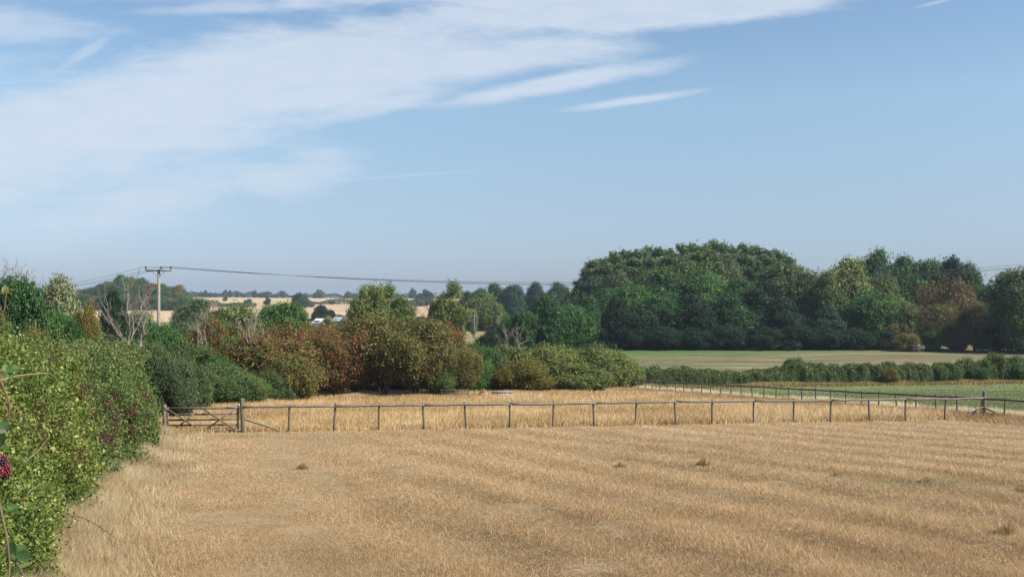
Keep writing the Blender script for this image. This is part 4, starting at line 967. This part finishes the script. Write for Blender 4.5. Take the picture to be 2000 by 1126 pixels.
# ------------------------------------------------------------------ small things at the foot of the bushes
def lump_mesh(nm, lab, cat, px, py, Y, w, h, mt, n=900, ch=.12, seed=1):
    r = np.random.default_rng(seed); X = (px - 1000) / F * Y; z0 = G(X, Y)
    a = r.uniform(0, 6.28, n); q = r.uniform(0, 1, n) ** .6; xx = np.cos(a) * q * w / 2; yy = np.sin(a) * q * w / 2.6; zz = h * (1 - q ** 1.5) * r.uniform(.75, 1.05, n)
    mb = MB(); V, Fc = leaf_arrays(np.stack([xx, yy, zz], -1), unit(rdir(n, r) + [0, 0, .8]), ch, ch * .5, r); mb.add(V, Fc)
    gn, gm = 16, 7; rr2 = np.linspace(1, 0, gm); V2 = [(math.cos(t) * k * w / 2, math.sin(t) * k * w / 2.6, h * (1 - k ** 1.5) * .93) for k in rr2 for t in np.linspace(0, 2 * math.pi, gn, endpoint=False)]
    mb.add(V2, [[i * gn + j, i * gn + (j + 1) % gn, (i + 1) * gn + (j + 1) % gn, (i + 1) * gn + j] for i in range(gm - 1) for j in range(gn)])
    o = mb.build(nm, M[mt]); o.location = (X, Y, z0); tag(o, lab, cat)
lump_mesh('wood_chip_heap', 'small heap of orange brown wood chips before the sallow bushes', 'heap', 945, 772, 83, 1.3, .75, 'chips')
X, Y = (982 - 1000) / F * 83, 83; z0 = G(X, Y)
e = empty('concrete_trough', (X, Y, z0), .05); tag(e, 'low grey concrete trough lying at the foot of the sallow bushes', 'trough')
mb = MB(); mb.box((0, -.3, .26), (1.8, .08, .52)); mb.box((0, .3, .26), (1.8, .08, .52)); mb.box((-.86, 0, .26), (.08, .519, .51)); mb.box((.86, 0, .26), (.08, .519, .51)); mb.box((0, 0, .20), (1.63, .515, .06)); mb.build('tank', M['concrete'], e)
mb = MB(); mb.box((0, -.35, .535), (1.84, .1, .03)); mb.build('rim', M['concrete'], e)
X, Y = (888 - 1000) / F * 84, 84; z0 = G(X, Y)
e = empty('rail_hurdle', (X, Y, z0), .1); tag(e, 'short dark timber rail in the shade under the last hawthorn', 'fence')
for s in (-1.1, 0, 1.1): mb = MB(); mb.box((s, 0, .35), (.1, .1, .7)); mb.build('post', M['darkfence'], e)
for z in (.35, .6): mb = MB(); mb.box((0, -.07, z), (2.5, .035, .09)); mb.build('rail', M['darkfence'], e)
X, Y = (1793 - 1000) / F * 174, 174; z0 = G(X, Y)
e = empty('broken_rails', (X, Y, z0), -.1); tag(e, 'pale broken timber rails in the gap at the foot of the wood', 'fence')
for s in (-.8, .1, .8): mb = MB(); mb.box((s, 0, .7), (.2, .2, 1.5 if s == .1 else 1.2)); mb.build('post', M['darkfence' if s != .1 else 'deadwood'], e)
for z, a in ((1.1, .06), (.7, -.12)): mb = MB(); mb.box((0, -.13, z), (2.2, .05, .14), 0, 0, a); mb.build('rail', M['fence'], e)

# birds
def bird(px, py, Y, s, lab, rz):
    p = ray(px, py, Y); e = empty('bird', tuple(p), rz); tag(e, lab, 'bird', 'birds above the wood')
    mb = MB(); mb.tube([(-.16 * s, 0, 0), (-.08 * s, 0, .0), (0, 0, .01 * s), (.08 * s, 0, .015 * s), (.13 * s, 0, .02 * s), (.17 * s, 0, .01 * s)], np.array([.01, .03, .045, .035, .028, .006]) * s, 8)
    mb.add(np.array([(-.16, .0, 0), (-.26, -.05, 0), (-.27, 0, .004), (-.26, .05, 0)]) * s, [[0, 1, 2, 3]]); mb.build('body', M['bird'], e, True)
    for k in (-1, 1):
        mb = MB(); mb.add(np.array([(.06, .03 * k, .02), (.09, .18 * k, .09), (0, .36 * k, .05), (-.04, .17 * k, .08), (-.06, .03 * k, .02)]) * s, [[0, 1, 2, 3, 4]]); mb.build('wing', M['bird'], e)
bird(1908, 472, 150, .3, 'small dark bird highest above the right end of the wood', .5)
bird(1802, 490, 170, .26, 'tiny bird over the dark oaks, left of the low pair', 1.9)
bird(1813, 493, 170, .26, 'tiny bird over the dark oaks, right of the low pair', 2.4)

# ------------------------------------------------------------------ grass
def blades(name, X, Y, h, w, col, lean=.35, wind=(0.12, 0.0), mat='grass', label=None, zoff=0.0):
    n = len(X); r = rng; z = gz(X, Y) + zoff
    a = r.uniform(0, 6.283, n); b = np.stack([np.cos(a), np.sin(a), 0 * a], -1) * (w / 2)[:, None]
    tip = r.normal(size=(n, 2)) * (lean * h)[:, None] * .6 + np.array(wind) * h[:, None]
    P_ = np.stack([X, Y, z - .01], -1); T_ = P_ + np.column_stack([tip, h * r.uniform(.85, 1.1, n)])
    V = np.stack([P_ - b, P_ + b, T_], 1).reshape(-1, 3)
    mb = MB(); mb.add(V, np.arange(3 * n).reshape(n, 3), tone=col)
    o = mb.build(name, M[mat]); tag(o, label, 'grass', None, 'stuff'); return o
def fansample(n, y0, y1, p=1.0, um=.60, u0=None):
    # more blades near, fewer far
    t = rng.uniform(0, 1, n); Y = y0 * (y1 / y0) ** t
    if p != 1: Y = (y0 ** (1 - p) + t * (y1 ** (1 - p) - y0 ** (1 - p))) ** (1 / (1 - p))
    u = rng.uniform(-um if u0 is None else u0, um, n); return u * Y, Y
def fence_front_y(X): return GP[1] + (X - GP[0]) * (CP[1] - GP[1]) / (CP[0] - GP[0])
def pal(t, cs):
    cs = np.array(cs, float); t = np.clip(t, 0, .9999) * (len(cs) - 1); i = t.astype(int); f = (t - i)[:, None]; return cs[i] * (1 - f) + cs[i + 1] * f
# mown pasture
X, Y = fansample(1900000, 9.5, 56, 1.35)
k = (X > HX(Y) + .1) & (Y < fence_front_y(X) + .3) & (X < FX(Y) - .2); X, Y = X[k], Y[k]
ca, sa = .45, -.89                                           # direction of the mowing rows
al = X * ca + Y * sa; ac = X * -sa + Y * ca
ac2 = ac + 1.6 * (fbm(al * .10, ac * .15, 61) - .5)
row = .5 + .5 * np.sin(ac2 * 2 * np.pi / 2.6)
rowamp = np.clip((X + 7) / 6, 0, 1) * (.45 + .55 * fbm(X * .12, Y * .12, 66))
clump = fbm(X * .9, Y * .9, 62, 4); big = fbm(al * .10, ac * .38, 63, 3)
dark = np.clip((fbm(al * .35, ac * 1.1, 64, 3) - .62) * 5, 0, 1) * rowamp * .6
h = .025 + .06 * clump ** 1.5 + .04 * row * rowamp + .10 * np.clip(big - .5, 0, 1)
h *= np.where(X < HX(Y) + 5.5, .7, 1) * (1 - .45 * dark) * rng.uniform(.5, 1.4, len(X))
tone = .47 + .007 * (Y - 28) + .34 * (big - .5) + .26 * (fbm(X * .16, Y * .2, 67, 3) - .5) + .24 * (row - .5) * rowamp * 2 + .3 * (clump - .5) - .30 * dark + rng.normal(size=len(X)) * .17
col = pal(tone, [(.21, .142, .072), (.37, .248, .126), (.51, .355, .19), (.61, .45, .265), (.69, .54, .34)])
green = np.clip((fbm(X * .22 + 9, Y * .3, 65, 4) - .52) * 4, 0, 1) * .20 * np.where(X > 0, 1, 1.5) * (tone < .62)
green_gate_shade = np.exp(-(((X - 10.6) / 2.5) ** 2 + ((Y - 25.5) / 1.2) ** 2)) * .7 + np.exp(-(((X - HX(Y) - 2.0 - 1.2) / 1.5) ** 2 + ((Y - 41.3) / 1.2) ** 2)) * .9  # first a greener patch; second, the gate's shadow put into the blade colour
green = np.clip(green + green_gate_shade, 0, .85)[:, None] * rng.uniform(.2, 1, (len(X), 1))
col = col * (1 - green) + np.array([.15, .16, .075]) * green
blades('mown_grass', X, Y, h, .00042 * Y * rng.uniform(.6, 1.5, len(X)) + .0015, col, 1.0, (.05, 0), label='dry mown straw coloured grass of the paddock in faint rows')
X, Y = fansample(60000, 9.5, 52, 1.35); k = (X > HX(Y) + .4) & (Y < fence_front_y(X)) & (X < FX(Y) - .3); X, Y = X[k], Y[k]
k = fbm(X * .5, Y * .5, 73, 3) > .42; X, Y = X[k], Y[k]
blades('straw_litter', X, Y, rng.uniform(.02, .06, len(X)), .0004 * Y, pal(rng.uniform(0, 1, len(X)), [(.34, .24, .13), (.52, .40, .24), (.70, .60, .42)]), 6.0, (0, 0), zoff=.05, label='loose bleached straws lying flat over the mown paddock')
# seed stalks in the pasture
X, Y = fansample(26000, 10, 50, 1.3); k = (X > HX(Y) + .6) & (Y < fence_front_y(X)) & (X < FX(Y) - .3); X, Y = X[k], Y[k]
tu = vnoise(X * .35, Y * .35, None, 71); k = tu > .45; X, Y = X[k], Y[k]
blades('grass_stalks', X, Y, rng.uniform(.09, .20, len(X)), .00035 * Y, pal(rng.uniform(.3, 1, len(X)), [(.40, .28, .14), (.55, .43, .26), (.68, .58, .40)]), .5, (.08, 0), label='thin pale seed stalks standing in the mown paddock')
# tussocks
def tussock(px, py, hh, lab, seed, n=420, w=.35, cs=((.40, .27, .10), (.55, .40, .18))):
    r = np.random.default_rng(seed); q = (py - 585) / F - .0605; Y0 = 3.2 / q; X0 = (px - 1000) / F * Y0
    a = r.uniform(0, 6.28, n); d = r.uniform(0, 1, n) ** .7 * w * .5; X = X0 + np.cos(a) * d; Y = Y0 + np.sin(a) * d; z = gz(X, Y)
    ln = r.uniform(.1, .8, n) * hh * (1.1 - d / w); T_ = np.stack([X + np.cos(a) * d * .5 + r.normal(size=n) * .06, Y + np.sin(a) * d * .5, z + ln], -1)
    b = np.stack([np.cos(a + 1.57), np.sin(a + 1.57), 0 * a], -1) * (.0008 * Y0 + .002); P_ = np.stack([X, Y, z], -1)
    o0 = np.array([X0, Y0, G(X0, Y0)])
    mb = MB(); mb.add((np.stack([P_ - b, P_ + b, T_], 1) - o0).reshape(-1, 3), np.arange(3 * n).reshape(n, 3), tone=pal(r.uniform(0, 1, n), cs))
    o = mb.build('grass_tussock', M['grass']); o.location = tuple(o0); tag(o, lab, 'grass tuft', 'uncut tufts of grass in the paddock')
for i, t in enumerate([(1372, 912, .40, 'upright golden tuft of grass in the middle right of the paddock'), (1962, 1048, .42, 'golden tuft of grass near the lower right corner'),
      (1630, 935, .28, 'low dark edged tuft right of the middle golden one'), (1805, 945, .25, 'low green grey tuft toward the right edge'),
      (1210, 915, .25, 'small pale tuft left of the middle golden one'), (590, 918, .28, 'pale tuft in the left half of the paddock'), (1985, 965, .26, 'dark matted tuft at the right edge')]):
    tussock(*t, seed=200 + i, n=240, w=.30, cs=((.30, .21, .11), (.52, .39, .22)))
# tall uncut grass beyond the fence
X, Y = fansample(520000, 42, 112, 1.6, .62, -.42)
k = (Y > fence_front_y(X) + .1 - .25 * rng.uniform(0, 1, len(X))) & (X < FX(Y) - .1) & (X > -.36 * Y - 1.0); X, Y = X[k], Y[k]
n1 = fbm(X * .22, Y * .22, 81, 3); ed = np.clip(1.5 - np.abs(Y - fence_front_y(X)), 0, 1)
h = (.22 + .30 * n1) * rng.uniform(.6, 1.25, len(X)) * (1 - .15 * ed)
low = np.exp(-(((X + 7.5) / 3.0) ** 2 + ((Y - 47) / 2.5) ** 2)); h *= 1 - .75 * low
tone = .45 + .9 * (n1 - .5) + rng.normal(size=len(X)) * .16 - .25 * np.clip(1 - (FX(Y) - X) / 2.5, 0, 1) - .15 * low
col = pal(tone, [(.38, .25, .12), (.52, .36, .17), (.66, .47, .23), (.73, .57, .33), (.78, .66, .46)])
blades('tall_grass', X, Y, h, .0008 * Y * rng.uniform(.6, 1.4, len(X)), col, .4, (.10, 0), label='tall golden uncut grass between the rail fence and the bushes')
# strip along the hedge
n = 170000; Y = 10 + 36 * rng.uniform(0, 1, n) ** 1.25; dd = rng.exponential(.55, n); X = HX(Y) + WOB(Y) - .3 + dd; k = (dd < 2.3); X, Y, dd = X[k], Y[k], dd[k]
cl = fbm(X * .8, Y * .8, 91, 3); h = (.15 + .42 * cl) * np.exp(-dd * .7) * rng.uniform(.6, 1.3, len(X)) + .06
blades('verge_grass', X, Y, h, .00045 * Y * rng.uniform(.5, 1.4, len(X)), pal(.15 + .8 * cl + rng.normal(size=len(X)) * .2, [(.24, .16, .085), (.42, .31, .17), (.60, .49, .31), (.70, .60, .42)]), .6, (.05, -.02), label='long bleached grass along the foot of the tall hedge')
# along the side fence
n = 150000; Y = 44 + 60 * rng.uniform(0, 1, n) ** 1.5; sd_ = rng.normal(size=n) * .9 + .5; X = FX(Y) + sd_; k = (Y > 47); X, Y, sd_ = X[k], Y[k], sd_[k]
cl = fbm(X * .6, Y * .6, 95, 3); h = (.22 + .42 * cl) * rng.uniform(.6, 1.3, len(X)) * np.where(sd_ > 0, 1.0, .75)
cA = pal(cl + rng.normal(size=len(X)) * .2, [(.48, .40, .22), (.64, .56, .36), (.76, .70, .50)]); cB = pal(cl + rng.normal(size=len(X)) * .2, [(.36, .24, .13), (.47, .325, .175), (.56, .41, .24)])
col = np.where((sd_ > .3)[:, None], cA, cB)
blades('fence_line_grass', X, Y, h, .0008 * Y * rng.uniform(.6, 1.4, len(X)), col, .4, (-.35, 0), label='tall pale bent grass growing along the side fence')
# meadow
X, Y = fansample(320000, 40, 112, 1.5, .66, .05); k = (X > FX(Y) + .3) & (Y < 104.5 + (X - 13) * .16); X, Y = X[k], Y[k]
cl = fbm(X * .15, Y * .3, 97, 3)
blades('meadow_grass', X, Y, .03 + .05 * rng.uniform(0, 1, len(X)), .0009 * Y, pal(.2 + .7 * cl + rng.normal(size=len(X)) * .15, [(.13, .175, .062), (.16, .20, .075), (.21, .225, .10), (.31, .29, .14)]), .6, label='short green grass of the small meadow beyond the side fence')
# foot of the right hedge and of the bushes
n = 60000; X = rng.uniform(10, 78, n); Y = 103.6 + (X - 13) * .16 + rng.normal(size=n) * .35; hk = vnoise(X * .5, X * 0, None, 99)
blades('hedge_foot_grass', X, Y, (.25 + .25 * hk) * rng.uniform(.6, 1.2, n), .0009 * Y, pal(.5 * hk + rng.uniform(0, .5, n), [(.22, .19, .075), (.36, .28, .12), (.48, .38, .19)]), .4, label='yellow brown rank grass at the foot of the hedge beyond the meadow')
n = 70000; t = rng.uniform(0, 1, n); px_ = 350 + 900 * t; Yb = np.interp(px_, [350, 480, 640, 780, 960, 1250], [60, 68, 76, 80, 87, 97]); X = (px_ - 1000) / F * Yb; Y = Yb + rng.normal(size=n) * 1.1
hk = vnoise(X * .4, X * 0, None, 98)
blades('bush_foot_grass', X, Y, (.2 + .4 * hk ** 1.5) * rng.uniform(.6, 1.2, n), .0009 * Y, pal(.3 + .5 * hk + rng.normal(size=n) * .2, [(.25, .20, .08), (.42, .29, .12), (.56, .40, .19), (.62, .50, .30)]), .4, label='rank dry grass fringing the foot of the hawthorn row')

# ------------------------------------------------------------------ air
mb = MB(); mb.box((0, 2400, 12), (5200, 5000, 44)); m, q = new_mat('haze_air')
pv = q.new('ShaderNodeVolumePrincipled'); pv.inputs['Color'].default_value = (.72, .84, 1, 1); pv.inputs['Density'].default_value = .00016; pv.inputs['Anisotropy'].default_value = .2
o_ = q.new('ShaderNodeOutputMaterial'); q.l.new(pv.outputs[0], o_.inputs['Volume'])
hz = mb.build('haze', m); hz.display_type = 'WIRE'; tag(hz, 'thin blue summer haze filling the valley air', 'haze', None, 'stuff')
